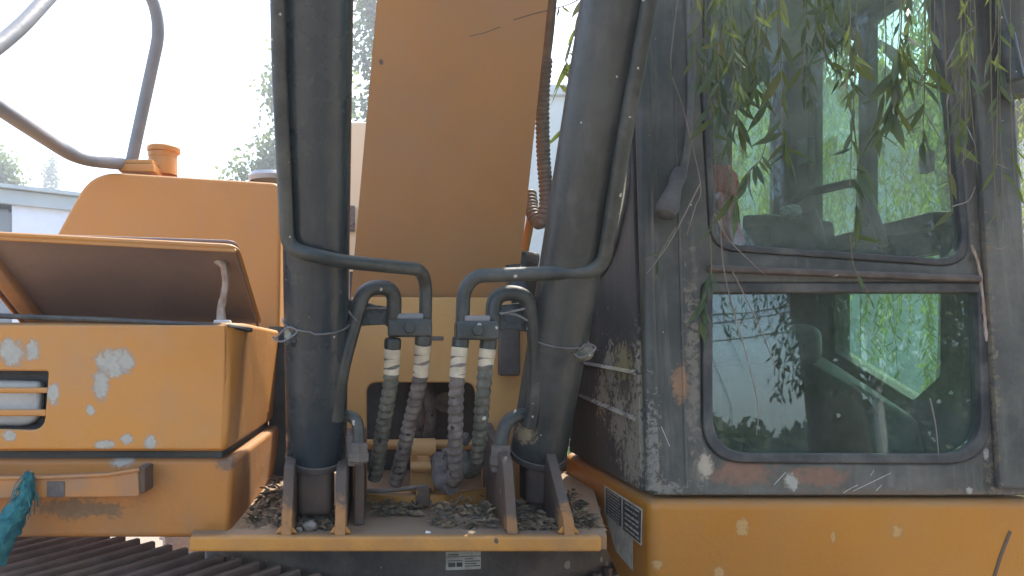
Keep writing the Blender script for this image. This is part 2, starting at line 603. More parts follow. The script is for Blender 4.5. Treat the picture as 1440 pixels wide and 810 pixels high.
M['rubber'] = paint('black window rubber', (.028, .030, .030), (.04, .042, .04), .6, 8, (.2, .19, .16), .5, 10, .3, specks=[(40, .14, .05, CHIP)])
M['trim'] = paint('rusty window bar', (.055, .045, .038), (.085, .065, .052), .55, 14, (.2, .165, .13), .5, 14, .5, specks=[(40, .25, .12, CHIP)])
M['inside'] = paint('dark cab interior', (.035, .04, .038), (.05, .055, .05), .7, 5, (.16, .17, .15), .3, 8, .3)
M['headliner'] = paint('grey dusty headliner', (.3, .31, .29), (.36, .365, .33), .85, 5, (.26, .27, .25), .4, 6)
M['console'] = paint('black plastic console', (.014, .015, .015), (.022, .023, .022), .5, 8, (.2, .2, .18), .35, 12, .35)
M['redcloth'] = paint('faded red cloth', (.80, .17, .17), (.72, .14, .14), .9, 14, (.75, .4, .36), .4, 14, bump=.2)
M['plastic'] = paint('crumpled clear plastic', (.33, .36, .37), (.24, .27, .28), .25, 20)
M['glass_up'] = glass('dusty windscreen glass', (.88, .98, .92), .22, (.30, .33, .29), 9)
M['glass_lo'] = glass('lower windscreen glass', (.80, .95, .86), .07, (.26, .30, .27), 12, True, 1.72)
M['glass_side'] = glass('side window glass', (.86, .98, .90), .16)
M['lens'] = paint('clear lamp lens', (.55, .55, .5), (.5, .5, .46), .2, 10, (.35, .33, .28), .5, 12)
M['dark'] = paint('dark lamp housing', (.05, .052, .055), (.07, .07, .075), .5, 10, (.2, .18, .16), .3, 10)
M['lidin'] = paint('shade-dark lid underside', (.25, .17, .135), (.19, .135, .115), .6, 3.5, (.30, .19, .10), .6, 3)  # shade under the open lid, put into its colour
M['rust'] = paint('rusty stay', (.30, .19, .13), (.42, .33, .26), .8, 22, (.55, .46, .38), .5, 30, bump=.2)
M['cream'] = paint('sun-pale cream engine cover', (.72, .60, .40), (.68, .56, .38), .5, 3)  # pale tone carries the sunlight on the cover
M['greydome'] = paint('pale grey cap', (.38, .41, .43), (.34, .37, .39), .4, 8)
M['grime'] = paint('greasy steel', (.055, .05, .045), (.10, .085, .07), .6, 7, (.20, .165, .13), .8, 5, .5, specks=[(26, .3, .2, (.3, .29, .26))], bump=.2)
M['shoe'] = paint('sun-pale muddy track steel', (.46, .33, .25), (.33, .235, .175), .75, 6, (.50, .40, .36), .8, 7, .4, bump=.2)  # pale pinkish tone stands in for sun on the track
M['sticker'] = paint('faded white sticker', (.58, .56, .46), (.5, .48, .4), .6, 40, (.25, .23, .18), .6, 25)
M['plateblk'] = paint('black printed plate', (.035, .04, .035), (.06, .06, .055), .45, 40, (.25, .23, .18), .4, 40)
M['print'] = paint('worn white print', (.48, .46, .38), (.36, .34, .28), .6, 60)
M['rope'] = paint('frayed teal rope', (.008, .085, .1), (.015, .15, .155), .9, 40, (.06, .16, .15), .5, 40, bump=.3)
M['debris'] = paint('dry leaf litter', (.27, .185, .105), (.13, .09, .05), .9, 60, (.40, .31, .19), .7, 50)
M['moss'] = paint('dark moss', (.09, .08, .055), (.1, .1, .08), .9, 60, (.16, .15, .12), .7, 50)
M['soil'] = paint('matted deck soil', (.24, .165, .10), (.16, .105, .065), .95, 30, (.33, .24, .15), .7, 45, bump=.4)
M['stone'] = paint('pale stone', (.3, .26, .2), (.24, .2, .16), .85, 30)
M['paper'] = paint('white scrap', (.75, .72, .66), (.7, .66, .6), .8, 30)
M['shedwall'] = paint('white sheet wall', (.70, .72, .76), (.66, .69, .74), .55, 1.0, (.5, .5, .5), .2, 1)
M['shedtrim'] = paint('grey green shed trim', (.42, .47, .46), (.38, .43, .43), .6, 2)
M['sheddoor'] = paint('dull grey shed door', (.20, .22, .23), (.17, .19, .2), .6, 2)
M['farwall'] = paint('pale rendered wall', (.52, .55, .52), (.48, .51, .49), .8, .8, (.4, .42, .38), .4, 1)
M['bark'] = paint('willow bark', (.11, .09, .065), (.17, .14, .10), .9, 8, (.2, .19, .15), .4, 8, bump=.3, bscale=18, streak=.4)
M['twig'] = paint('willow twig', (.12, .13, .07), (.16, .135, .08), .7, 12)
M['twig_d'] = paint('dry twig', (.24, .21, .17), (.18, .15, .12), .8, 12)
M['leaf'] = leafmat('willow leaf', (.028, .058, .026), (.058, .092, .036), .3)
M['leaf_dry'] = leafmat('drying willow leaf', (.055, .075, .03), (.09, .095, .04), .3)
M['willow'] = leafmat('hanging willow foliage', (.10, .16, .03), (.22, .26, .05), .6, .6, 1.2)
M['poplar'] = leafmat('poplar foliage', (.06, .10, .045), (.105, .145, .065), .4, .5, .8)
M['hedge'] = leafmat('dark hedge foliage', (.030, .05, .025), (.07, .09, .04), .25, .5, .8)
M['wire'] = paint('black cable', (.03, .03, .03), (.03, .03, .03), .6, 5, bump=0)
M['pole'] = paint('weathered concrete pole', (.32, .31, .29), (.27, .26, .24), .9, 5)


def ground_mat():
    m, nt, out = nodes('dusty yard ground')
    g = G(nt)
    bs = nt.nodes.new('ShaderNodeBsdfPrincipled')
    nt.links.new(bs.outputs[0], out.inputs[0])
    a = g.mix(g.ramp(g.noise(.7, 6), .35, .65), (.24, .18, .125), (.32, .25, .18))
    a = g.mix(g.ramp(g.noise(22, 5), .55, .75), a, (.17, .13, .09))
    nt.links.new(a, bs.inputs['Base Color'])
    bs.inputs['Roughness'].default_value = .95
    bn = nt.nodes.new('ShaderNodeBump')
    bn.inputs['Strength'].default_value = .6
    bn.inputs['Distance'].default_value = .03
    nt.links.new(g.noise(14, 6, .65), bn.inputs['Height'])
    nt.links.new(bn.outputs[0], bs.inputs['Normal'])
    return m


M['ground'] = ground_mat()
M['lawn'] = leafmat('grass', (.07, .13, .025), (.13, .20, .04), .35, .6, 2)

# ------------------------------------------------------------------ the setting
b = bmesh.new()
bmesh.ops.create_grid(b, x_segments=2, y_segments=2, size=200)
put('ground', b, M['ground'], kind='structure')


def grass_patch():
    r = random.Random(5)
    vs, fs = [], []
    for i in range(26000):
        x, y = r.uniform(1.9, 11), r.uniform(1.9, 14)
        if r.random() < (y - 4) / 14: continue
        h = r.uniform(.12, .34)
        a = r.uniform(0, 2 * pi)
        w = .012
        lx, ly = r.uniform(-.12, .12), r.uniform(-.12, .12)
        k = len(vs)
        vs += [(x - cos(a) * w, y - sin(a) * w, 0), (x + cos(a) * w, y + sin(a) * w, 0), (x + lx, y + ly, h)]
        fs.append((k, k + 1, k + 2))
    me = bpy.data.meshes.new('grass')
    me.from_pydata(vs, [], fs)
    put('grass', me, M['lawn'], kind='stuff', smooth=False)


grass_patch()
put('lawn_bed', box(1.85, 11.2, 1.8, 14.2, -.02, .02), M['lawn'], kind='structure')

# ---- white shed at the left
SA, SB = Vector((-8.6, 11.2, 0)), Vector((-3.2, 15.2, 0))
shed = thing('shed', (SA + SB) / 2, 'white sheet clad shed with a grey doorway behind the tool box', 'shed')
sdv = (SB - SA)
sl = sdv.length
su = sdv.normalized()
sn = Vector((-su.y, su.x, 0))
if sn.y < 0: sn = -sn
SH = 4.25


def shed_fr(off): return (SA - sn * off, su, Vector((0, 0, 1)))


def sx_at(px):      # distance along the shed front for a photo column
    t = (px - VX) / F
    # (SA.x+su.x*s) = t*(SA.y+su.y*s)
    return (t * SA.y - SA.x) / (su.x - t * su.y)


edges = [0, sx_at(-70), sx_at(16), sx_at(112), sl]
for i, (a, c) in enumerate(zip(edges, edges[1:])):
    for (z0, z1) in ((0, 3.45), (3.47, SH - .12)):
        if i == 1:
            if z0 == 0: put('door', plate([(a + .02, 0), (c - .02, 0), (c - .02, SH - .25), (a + .02, SH - .25)], [], .04, shed_fr(-.10)), M['sheddoor'], shed)
            continue
        put('wall_panel', plate([(a + .012, z0 + .01), (c - .012, z0 + .01), (c - .012, z1), (a + .012, z1)], [], .05, shed_fr(0), .006), M['shedwall'], shed)
put('eave_trim', plate([(-.1, SH - .18), (sl + .1, SH - .18), (sl + .1, SH + .06), (-.1, SH + .06)], [], .12, shed_fr(.09), .01), M['shedtrim'], shed)
q0, q1 = SA + sn * .06, SB + sn * .06
put('wall', hull([q0, q1, q0 + sn * 5, q1 + sn * 5] + [p + Vector((0, 0, SH - .3)) for p in (q0, q1, q0 + sn * 5, q1 + sn * 5)]), M['sheddoor'], shed)
q0, q1 = SA - sn * .2, SB - sn * .2
put('roof', hull([p + Vector((0, 0, SH + .07)) for p in (q0, q1, q0 + sn * 5.5, q1 + sn * 5.5)] + [p + Vector((0, 0, SH + .13)) for p in (q0, q1)] + [p + Vector((0, 0, SH + .5)) for p in (q0 + sn * 5.5, q1 + sn * 5.5)]), M['shedtrim'], shed)

# ---- pale building behind the cab
bld = thing('building', (7.5, 18, 0), 'pale flat roofed building behind the cab and conduit', 'building')
put('wall', box(3.0, 16, 16, 22, 0, 6.9), M['farwall'], bld)
put('roof', box(2.9, 16.1, 15.88, 22.1, 6.905, 7.12, .02), M['shedtrim'], bld)


# ------------------------------------------------------------------ trees
def quad_leaf(vs, fs, c, d, up, L, w):
    k = len(vs)
    s = d.cross(up)
    if s.length < 1e-4: s = Vector((1, 0, 0))
    s = s.normalized() * w
    vs += [c, c + d * L * .45 + s, c + d * L, c + d * L * .45 - s]
    fs.append((k, k + 1, k + 2, k + 3))


def rv(r): return Vector((r.gauss(0, 1), r.gauss(0, 1), r.gauss(0, 1))).normalized()


def poplar(loc, h, rad, label, seed, n=5200, ls=.16):
    r = random.Random(seed)
    t = thing('poplar_tree', loc, label, 'tree', 'poplar trees standing beyond the machine')
    l = Vector(loc)
    bm = sweep([l, l + Vector((.05, 0, h * .5)), l + Vector((0, .05, h * .93))], lambda u: .16 * (1 - u) + .015, 8)
    vs, fs = [], []
    for i in range(26):
        z = h * (.12 + .8 * i / 26)
        a = r.uniform(0, 2 * pi)
        rr = rad * (1.0 - .85 * max(0, (z / h - .45)) / .55) * r.uniform(.55, 1)
        tip = l + Vector((cos(a) * rr, sin(a) * rr, z + h * .12))
        base = l + Vector((0, 0, z))
        sweep([base, base.lerp(tip, .5) + Vector((0, 0, -.06)), tip], lambda u: .04 * (1 - u) + .008, 5, bm=bm)
        for q in range(n // 26):
            f = r.uniform(.15, 1.12)
            c = base.lerp(tip, f) + Vector((r.gauss(0, 1), r.gauss(0, 1), r.gauss(0, 1))) * (rad * .17)
            quad_leaf(vs, fs, c, rv(r), rv(r), ls * r.uniform(.7, 1.2), ls * .36)
    put('trunk', bm, M['bark'], t)
    me = bpy.data.meshes.new('crown')
    me.from_pydata(vs, [], fs)
    put('crown', me, M['poplar'], t, smooth=False)
    return t


def PT(px, Y): return (X(px, Y), Y, 0)


poplar(PT(420, 27), 11.4, 2.3, 'poplar with pointed top just left of the left cylinder', 3, 26000, .21)
poplar(PT(545, 24), 14.5, 1.7, 'tall poplar showing between left cylinder and boom', 4, 14000, .19)
poplar(PT(-8, 32), 9.6, 1.7, 'broad bushy poplar rising over the white shed roof', 5, 16000, .2)
poplar(PT(71, 60), 16.4, 1.0, 'tiny faraway poplar peeping over the shed roof', 6, 2600, .32)


def willow_mass(vs, fs, r, cx, cy, rx, ry, ztop, n, Lmin, Lmax, dens, ls=.085, lw=.010, stems=None, zfloor=.5):
    for i in range(n):
        a = r.uniform(0, 2 * pi)
        q = sqrt(r.uniform(0, 1))
        x, y = cx + cos(a) * rx * q, cy + sin(a) * ry * q
        z = ztop * (1 - .28 * q * q) + r.uniform(-.4, .3)
        L = min(r.uniform(Lmin, Lmax), z - zfloor)
        if L < .3: continue
        p = Vector((x, y, z))
        drift = Vector((cos(a), sin(a), 0)) * r.uniform(0, .16) + Vector((r.gauss(0, .05), r.gauss(0, .05), 0))
        steps = int(L * dens)
        for k in range(steps):
            u = k / steps
            c = p + Vector((0, 0, -L * u)) + drift * (u * L) + Vector((r.gauss(0, .015), r.gauss(0, .015), 0))
            d = (Vector((r.gauss(0, .55), r.gauss(0, .55), -1))).normalized()
            quad_leaf(vs, fs, c, d, rv(r), ls * r.uniform(.7, 1.25), lw)
        if stems is not None and i % 3 == 0:
            sweep([p, p + Vector((0, 0, -L)) + drift * L], .004, 3, bm=stems, cap=False)


def tree_limbs(base, top, r, reach, n, rad):
    bm = sweep(spline([base, base.lerp(top, .5) + Vector((.12, .05, 0)), top], 6), lambda u: rad * (1 - .45 * u), 14,
               rfun=lambda s, th: 1 + .08 * sin(th * 3 + s * 2))
    for i in range(n):
        a = 2 * pi * i / n + r.uniform(-.3, .3)
        e = top + Vector((cos(a) * reach * r.uniform(.5, 1), sin(a) * reach * r.uniform(.5, 1), r.uniform(1.0, 2.0)))
        st = base.lerp(top, r.uniform(.8, 1))
        sweep(spline([st, st.lerp(e, .5) + Vector((0, 0, .5)), e], 5), lambda u: rad * .45 * (1 - u) + .02, 8, bm=bm)
    return bm


# willow beyond the cab (seen through its windows and at the right edge)
r = random.Random(21)
wt = thing('willow_tree', (7.6, 10.2, 0), 'sunlit yellow green weeping willow behind the cab', 'tree', 'weeping willows round the machine')
put('trunk', tree_limbs(Vector((7.6, 10.2, 0)), Vector((7.7, 10.3, 4.2)), r, 3.0, 7, .3), M['bark'], wt)
vs, fs = [], []
st = bmesh.new()
willow_mass(vs, fs, r, 7.4, 9.8, 4.2, 2.4, 7.2, 330, 2.6, 6.0, 26, .12, .014, st)
me = bpy.data.meshes.new('crown')
me.from_pydata(vs, [], fs)
put('crown', me, M['willow'], wt, smooth=False)
put('branch', st, M['twig'], wt)

# willow over the camera: trunk and crown behind, single twigs hang before the cab
wf = thing('willow_tree', (3.5, -2.6, 0), 'overhanging willow whose leafy twigs dangle before the cab glass', 'tree', 'weeping willows round the machine')
r = random.Random(22)
put('trunk', tree_limbs(Vector((3.5, -2.6, 0)), Vector((3.3, -2.3, 3.0)), r, 2.6, 7, .26), M['bark'], wf)
vs, fs = [], []
st = bmesh.new()
willow_mass(vs, fs, r, 2.9, -1.6, 2.8, 2.4, 5.0, 700, .6, 1.9, 26, .09, .011, st, 2.6)
willow_mass(vs, fs, r, 2.0, 1.0, 1.9, 1.4, 4.6, 420, .6, 1.7, 26, .08, .009, st, 2.9)
willow_mass(vs, fs, r, 3.75, -2.2, .5, .7, 4.6, 130, 1.6, 3.0, 30, .09, .013, st, 1.9)
me = bpy.data.meshes.new('crown')
me.from_pydata(vs, [], fs)
put('crown', me, M['leaf'], wf, smooth=False)
put('branch', st, M['twig'], wf)


# trees behind the camera: what the glass reflects
def round_tree(loc, h, rad, seed, label, n=3600):
    r = random.Random(seed)
    t = thing('yard_tree', loc, label, 'tree', 'dark trees across the yard, reflected in the glass')
    l = Vector(loc)
    put('trunk', tree_limbs(l, l + Vector((0, 0, h * .45)), r, rad * .6, 6, .2), M['bark'], t)
    vs, fs = [], []
    cl = [(l + Vector((r.gauss(0, rad * .45), r.gauss(0, rad * .45), h * r.uniform(.3, .95))), rad * r.uniform(.25, .45)) for i in range(22)]
    for c, q in cl:
        for k in range(n // 22):
            quad_leaf(vs, fs, c + rv(r) * q * r.uniform(.5, 1.05), rv(r), rv(r), r.uniform(.25, .45), .13)
    me = bpy.data.meshes.new('crown')
    me.from_pydata(vs, [], fs)
    put('crown', me, M['hedge'], t, smooth=False)


TREE_L = ['dark round tree %s across the yard, seen only in glass' % w for w in ('at the far end', 'second from the far end', 'third from the far end', 'behind the near pole', 'just past the near pole', 'sixth from the far end', 'seventh from the far end', 'in the middle of the row', 'past the middle one', 'behind the middle pole', 'just past the middle pole', 'fourth from the road end', 'third from the road end', 'second from the road end', 'at the road end')]
for i in range(15):
    x = -9 + i * 2.9 + R.uniform(-.5, .5)
    round_tree((x, -21 + R.uniform(-1.5, 1.5), 0), R.uniform(2.7, 4.2) * (.8 if i % 3 else 1.1), 1.9, 40 + i, TREE_L[i])

up = []
for i, x in enumerate((-6.0, 12.0, 30.0)):
    t = thing('utility_pole', (x, -15, 0), 'grey concrete utility pole %s in the cable line' % ('first', 'in the middle', 'last')[i], 'utility pole', 'utility poles across the yard')
    put('shaft', sweep([(x, -15, 0), (x, -15, 5.9)], lambda u: .16 - .05 * u, 12), M['pole'], t)
    put('crossarm', box(x - .06, x + .06, -15.7, -14.3, 5.3, 5.42, .01), M['pole'], t)
    up.append(x)
for k, (dy, z) in enumerate(((-.6, 5.45), (.6, 5.45), (0, 4.9))):
    bm = bmesh.new()
    for a, c in zip(up, up[1:]):
        sweep([(a + (c - a) * i / 14, -15 + dy, z - .8 * 4 * (i / 14) * (1 - i / 14)) for i in range(15)], .02, 5, bm=bm, cap=False)
    put('power_cable', bm, M['wire'], None, 'sagging black power cable on the %s of the poles' % ('near end of the crossarms', 'far end of the crossarms', 'shaft below the crossarms')[k], 'cable', 'power cables across the yard')

# ------------------------------------------------------------------ the excavator
EX0 = Vector((.12, 2.65, 0))
ex = thing('excavator', EX0, 'orange crawler excavator with black boom cylinders and dusty black cab', 'excavator')

# ---- undercarriage, swung away from the upper body
und_t = Vector((.85, -.527, 0)).normalized()
und_n = Vector((-.527, -.85, 0)).normalized()


def U(t, n, z): return EX0 + und_t * t + und_n * n + Vector((0, 0, z))


uc = put('track_frame', hull([U(t, n, z) for t in (-.75, .75) for n in (-.68, .68) for z in (.45, .925)], .03), M['grime'], ex)
for s in (-1, 1):
    n0, n1 = (.73, 1.43) if s > 0 else (-1.43, -.73)
    tr = put('crawler_track', hull([U(t, n, z) for t in (-1.35, 1.35) for n in (n0 + .12, n1 - .12) for z in (.14, .98)], .1), M['grime'], ex)
    # shoes round the chain loop
    L, hr, zc = 1.55, .49, .545
    per = 4 * L + 2 * pi * hr
    N = 46
    base = None
    for k in range(N):
        q = per * k / N
        if q < 2 * L: t, z, an = -L + q, zc + hr, 0
        elif q < 2 * L + pi * hr:
            an = (q - 2 * L) / hr
            t, z = L + sin(an) * hr, zc + cos(an) * hr
        elif q < 4 * L + pi * hr: t, z, an = L - (q - 2 * L - pi * hr), zc - hr, pi
        else:
            an = pi + (q - 4 * L - pi * hr) / hr
            t, z = -L + sin(an) * hr, zc + cos(an) * hr
        if base is None:
            bb = box(-.095, .095, -.35, .35, -.012, .012, .003, 1)
            for gx in (-.075, -.01, .055): box(gx, gx + .018, -.345, .345, .0125, .045, .004, 1, bm=bb)
            me = bpy.data.meshes.new('track_shoe')
            bb.to_mesh(me)
            bb.free()
            me.materials.append(M['shoe'])
            base = me
        o = bpy.data.objects.new('track_shoe', base)
        COL.objects.link(o)
        o.parent = tr
        ct = U(t, (n0 + n1) / 2, z)
        mat = Matrix((und_t, -und_n, Vector((0, 0, 1)))).transposed().to_4x4() @ Matrix.Rotation(an, 4, 'Y')
        mat.translation = ct - WORLD[tr.name]
        o.matrix_local = mat
swc = Vector((.12, 2.62, 0))
sb = put('swing_bearing', lathe([(.60, .93), (.66, .95), (.70, .96), (.70, 1.005), (.665, 1.01), (.665, 1.05), (.69, 1.055), (.69, 1.205), (.3, 1.208)], swc, (0, 0, 1), 72), M['grime'], ex)
# bolts under the ring and a worn sticker on it
for k in range(22):
    a = radians(-150 + k * 5.5)
    c = swc + Vector((cos(a) * .682, sin(a) * .682, 1.006))
    put('bolt', lathe([(.0, .022), (.014, .022), (.014, 0)], c, (0, 0, 1), 6), M['grime'], sb)


def curved_label(a0, a1, z0, z1, rad, c):
    b = bmesh.new()
    n = 10
    pr = None
    for i in range(n + 1):
        a = a0 + (a1 - a0) * i / n
        row = [b.verts.new((c.x + cos(a) * rad, c.y + sin(a) * rad, z)) for z in (z0, z1)]
        if pr: b.faces.new((pr[0], row[0], row[1], pr[1]))
        pr = row
    return b


def ang(px):
    # angle on the ring seen at a photo column
    t = (px - VX) / F
    best = min((abs((swc.x + cos(a) * .692) / (swc.y + sin(a) * .692) - t), a) for a in [radians(-160 + i * .25) for i in range(560)])
    return best[1]


put('sticker', curved_label(ang(627), ang(677), 1.093, 1.139, .692, swc), M['sticker'], sb)
for (pa, pb, za, zb) in ((630, 640, 1.101, 1.112), (642, 650, 1.101, 1.112), (630, 650, 1.1155, 1.1175), (654, 675, 1.101, 1.1035), (654, 670, 1.107, 1.1095), (654, 675, 1.113, 1.1155), (654, 665, 1.119, 1.1215), (651.6, 652.6, 1.095, 1.137), (629, 676, 1.1255, 1.1275), (630, 646, 1.130, 1.133)):
    put('print', curved_label(ang(pa), ang(pb), za, zb, .6935, swc), M['plateblk'], sb)

# ---- deck
zd = 1.242
put('deck_plate', prism([(X(265, 1.65), 1.675), (X(845, 1.65) + .02, 1.675), (.70, 2.6), (-.55, 2.6)], 'Z', zd - .03, zd), M['deckdirt'], ex)
put('deck_lip', box(X(266, 1.65), X(846, 1.65), 1.648, 1.674, Z(776, 1.65), zd + .004, .006, 3), M['lip'], ex)


def gusset(xa, xb, yf_bot, yf_top, ztop, yb):
    b = prism([(yf_bot - .015, zd + .002), (yf_bot, zd + .035), (yf_top, ztop - .01), (yf_top + .02, ztop), (yb, ztop + .05), (yb, zd + .002)], 'X', xa, xb, .004, 2)
    return put('gusset', b, M['gusset'], ex)


g1 = gusset(-.218, -.194, 1.676, 1.72, 1.395, 2.08)
g2 = gusset(-.101, -.077, 1.676, 1.72, 1.385, 2.08)
g2b = gusset(-.063, -.040, 1.78, 1.80, 1.385, 2.08)
g3 = gusset(.275, .299, 1.69, 1.74, 1.40, 2.08)
g4 = gusset(.397, .421, 1.676, 1.84, 1.40, 2.08)
# weld fillets where the gussets meet the lip
for x in (-.207, -.089, .409):
    put('weld', hull([(x - .026, 1.675, zd + .003), (x + .026, 1.675, zd + .003), (x - .013, 1.677, zd + .022), (x + .013, 1.677, zd + .022), (x - .02, 1.70, zd + .003), (x + .02, 1.70, zd + .003)], .004), M['lip'], ex)

# ---- bulkhead with the hose opening
Yb = 2.10
outer = ppoly([(484, 716), (484, 560), (494, 418), (716, 418), (752, 470), (752, 716)], Yb)
hole = rpoly(ppoly([(516, 694), (516, 538), (668, 538), (680, 690)], Yb), [.01, .03, .03, .01])
put('bulkhead', plate(outer, [hole], .03, XZ(Yb), .004), M['orange_bulk'], ex)
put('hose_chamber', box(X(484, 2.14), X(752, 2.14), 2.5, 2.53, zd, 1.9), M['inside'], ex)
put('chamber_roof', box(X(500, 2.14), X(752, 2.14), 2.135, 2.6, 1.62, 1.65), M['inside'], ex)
# low front wall of the chamber, bowed
b = bmesh.new()
pr = None
for i in range(13):
    u = i / 12
    px = 508 + (690 - 508) * u
    y = 2.02 - .07 * sin(pi * u)
    ring = [b.verts.new((X(px, 2.0), y + d, z)) for d, z in ((0, zd), (0, Z(697 - 9 * u, 2.0)), (.02, Z(697 - 9 * u, 2.0)), (.02, zd))]
    if pr:
        for k in range(4): b.faces.new((pr[k], pr[(k + 1) % 4], ring[(k + 1) % 4], ring[k]))
    pr = ring
put('chamber_sill', b, M['lip'], ex)
put('chamber_floor', box(X(505, 2.0), X(690, 2.0), 2.0, 2.5, zd + .004, zd + .012), M['deckdirt'], ex)
cr = put('cross_tube', sweep([P(500, 625, 2.16), P(735, 625, 2.16)], .014, 14), M['orange_bulk'], ex)
br = put('pivot_bracket', box(X(578, 2.08), X(612, 2.08), 2.085, 2.13, Z(692, 2.09), Z(640, 2.09), .006), M['orange_bulk'], ex)
put('sleeve', lathe([(.02, -.034), (.031, -.033), (.031, .033), (.02, .034)], P(595, 632, 2.115), (1, 0, 0), 24), M['orange_bulk'], br)
put('bar', lathe([(.0, -.035), (.015, -.034), (.015, .034), (0, .035)], P(595, 657, 2.085), (1, 0, 0), 20), M['orange_bulk'], br)
put('foot', box(X(584, 1.98), X(603, 1.98), 1.94, 1.955, Z(712, 1.96), Z(683, 1.96), .004), M['gusset'], br)
for px in (583, 606): put('bolt', lathe([(0, -.006), (.008, -.006), (.008, .004)], P(px, 643, 2.083), (0, -1, 0), 6), M['orange_bulk'], br)

# ---- boom
b = bmesh.new()


def boom_y(py): return 2.15 - .22 * (418 - py) / 418


def boom_sec(py, inset=0):
    y = boom_y(py)
    u = (418 - py) / 418
    xl, xr = 493 + 37 * u, 727 + 44 * u
    return [Vector((X(xl, y), y, Z(py, y))), Vector((X(xr, y), y, Z(py, y)))]


pts = []
rows = []
for py in (418, 300, 150, 0, -200, -420):
    a, c = boom_sec(py)
    rows.append((a, c))
f0 = []
f1 = []
for a, c in rows:
    f0.append((a, c))
nrm = Vector((0, 1, .22))
# belly plate
b = bmesh.new()
pr = None
for a, c in rows:
    ring = [b.verts.new(p) for p in (a, c, c + Vector((0, .016, .003)), a + Vector((0, .016, .003)))]
    if pr:
        for k in range(4): b.faces.new((pr[k], pr[(k + 1) % 4], ring[(k + 1) % 4], ring[k]))
    else:
        b.faces.new(ring[::-1])
    pr = ring
b.faces.new(pr)
bmesh.ops.bevel(b, geom=[e for e in b.edges if e.calc_face_angle(0) > .8], offset=.003, segments=2, profile=.5, affect='EDGES')
bo = put('boom', b, M['boom'], ex)
for s in (0, 1):
    b = bmesh.new()
    pr = None
    for i, rw in enumerate(rows):
        p = rw[s] + Vector((.018 if s == 0 else -.018, .0165, .003))
        w = Vector((.014 if s == 0 else -.014, 0, 0))
        D = Vector((0, .50, .12 * i / 5))
        ring = [b.verts.new(q) for q in (p, p + w, p + w + D, p + D)]
        if pr:
            for k in range(4): b.faces.new((pr[k], pr[(k + 1) % 4], ring[(k + 1) % 4], ring[k]))
        pr = ring
    put('web_plate', b, M['boom'], bo)
b = bmesh.new()
pr = None
for i, (a, c) in enumerate(rows):
    D = Vector((0, .518, .12 * i / 5))
    ring = [b.verts.new(q) for q in (a + D, c + D, c + D + Vector((0, .016, 0)), a + D + Vector((0, .016, 0)))]
    if pr:
        for k in range(4): b.faces.new((pr[k], pr[(k + 1) % 4], ring[(k + 1) % 4], ring[k]))
    pr = ring
put('back_plate', b, M['boom'], bo)
for q in ([(660, 51), (682, 46), (703, 38)], [(722, 28), (748, 20), (772, 14)]):
    put('scratch', sweep([P(a, c, boom_y(c) - .0003) for a, c in q], .0012, 5), M['grime'], bo)
# boom foot and its dark bosses
put('boom_foot', hull([(X(500, 2.2), 2.18, Z(425, 2.2)), (X(720, 2.2), 2.18, Z(425, 2.2)), (X(500, 2.2), 2.7, 1.55), (X(720, 2.2), 2.7, 1.55), (X(500, 2.2), 2.7, 2.0), (X(720, 2.2), 2.7, 2.0), (X(500, 2.2), 2.3, 2.0), (X(720, 2.2), 2.3, 2.0)], .02), M['inside'], bo)
put('foot_boss', lathe([(0, -.02), (.085, -.02), (.085, .02), (0, .02)], P(722, 412, 2.16), (1, 0, .1), 28), M['black'], bo)
put('shade_block', box(X(700, 2.08), X(729, 2.08), 2.05, 2.085, Z(528, 2.08), Z(440, 2.08), .006), M['grime'], ex)  # dark block stands in for the shade beside the boom foot
put('dark_filler', box(.395, .62, 2.56, 2.60, zd, 1.90), M['inside'], ex)  # dark sheet added to hide the bright lawn behind the gap

# ---- boom cylinders
def cyl(px0, py0, Y0, px1, py1, Y1, r, mat):
    a, c = P(px0, py0, Y0), P(px1, py1, Y1)
    d = (c - a).normalized()
    L = (c - a).length
    o = put('boom_cylinder', lathe([(r * .5, .03), (r * .86, .006), (r * .97, 0), (r, .01), (r, L), (r * .8, L + .002)], a, d, 64), mat, ex)
    put('end_ring', lathe([(r * .9, -.012), (r * 1.035, -.010), (r * 1.035, .004), (r * .98, .006)], a, d, 64), M['grime'], o)
    put('cylinder_eye', box(a.x - .040, a.x + .040, a.y - .055, a.y + .055, zd + .02, a.z - .004, .015, 3), M['gusset'], o)
    return o, a, d


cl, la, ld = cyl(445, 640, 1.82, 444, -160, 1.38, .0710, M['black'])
crr, ra, rd = cyl(757, 637, 1.93, 893, -160, 1.46, .0690, M['black_r'])


def on_cyl(a, d, r, py, th, off=1.0):
    """point on a cylinder's skin: height by photo row of its axis, angle th from the viewer (right positive)"""
    best = min((abs(VY - (q.z - EYE) * F / q.y - py), s) for s, q in [(i * .005, a + d * i * .005) for i in range(320)])
    p = a + d * best[1]
    f = Vector((0, -1, 0))
    f = (f - d * f.dot(d)).normalized()
    w = d.cross(f).normalized()
    if w.x < 0: w = -w
    return p + f * cos(th) * r * off + w * sin(th) * r * off


def tie(a, d, r, py, sag, o, th_k):
    pts = [on_cyl(a, d, r, py + sag * (1 - cos(t)) * 0 + sag * sin(t * .9) * .3, t, 1.03) for t in [radians(-125 + i * 8) for i in range(32)]]
    bm = sweep(pts, .0021, 6)
    k = on_cyl(a, d, r, py, th_k, 1.05)
    sweep(spline([k + Vector((-.03, 0, -.022)), k + Vector((.0, -.012, .004)), k + Vector((.02, -.012, -.006)), k + Vector((-.012, -.014, -.026)), k + Vector((-.032, -.012, -.016))], 5), .0024, 6, bm=bm)
    put('wire_tie', bm, M['steel'], o)


tie(la, ld, .0710, 452, 8, cl, radians(-48))
tie(ra, rd, .0690, 474, 6, crr, radians(48))
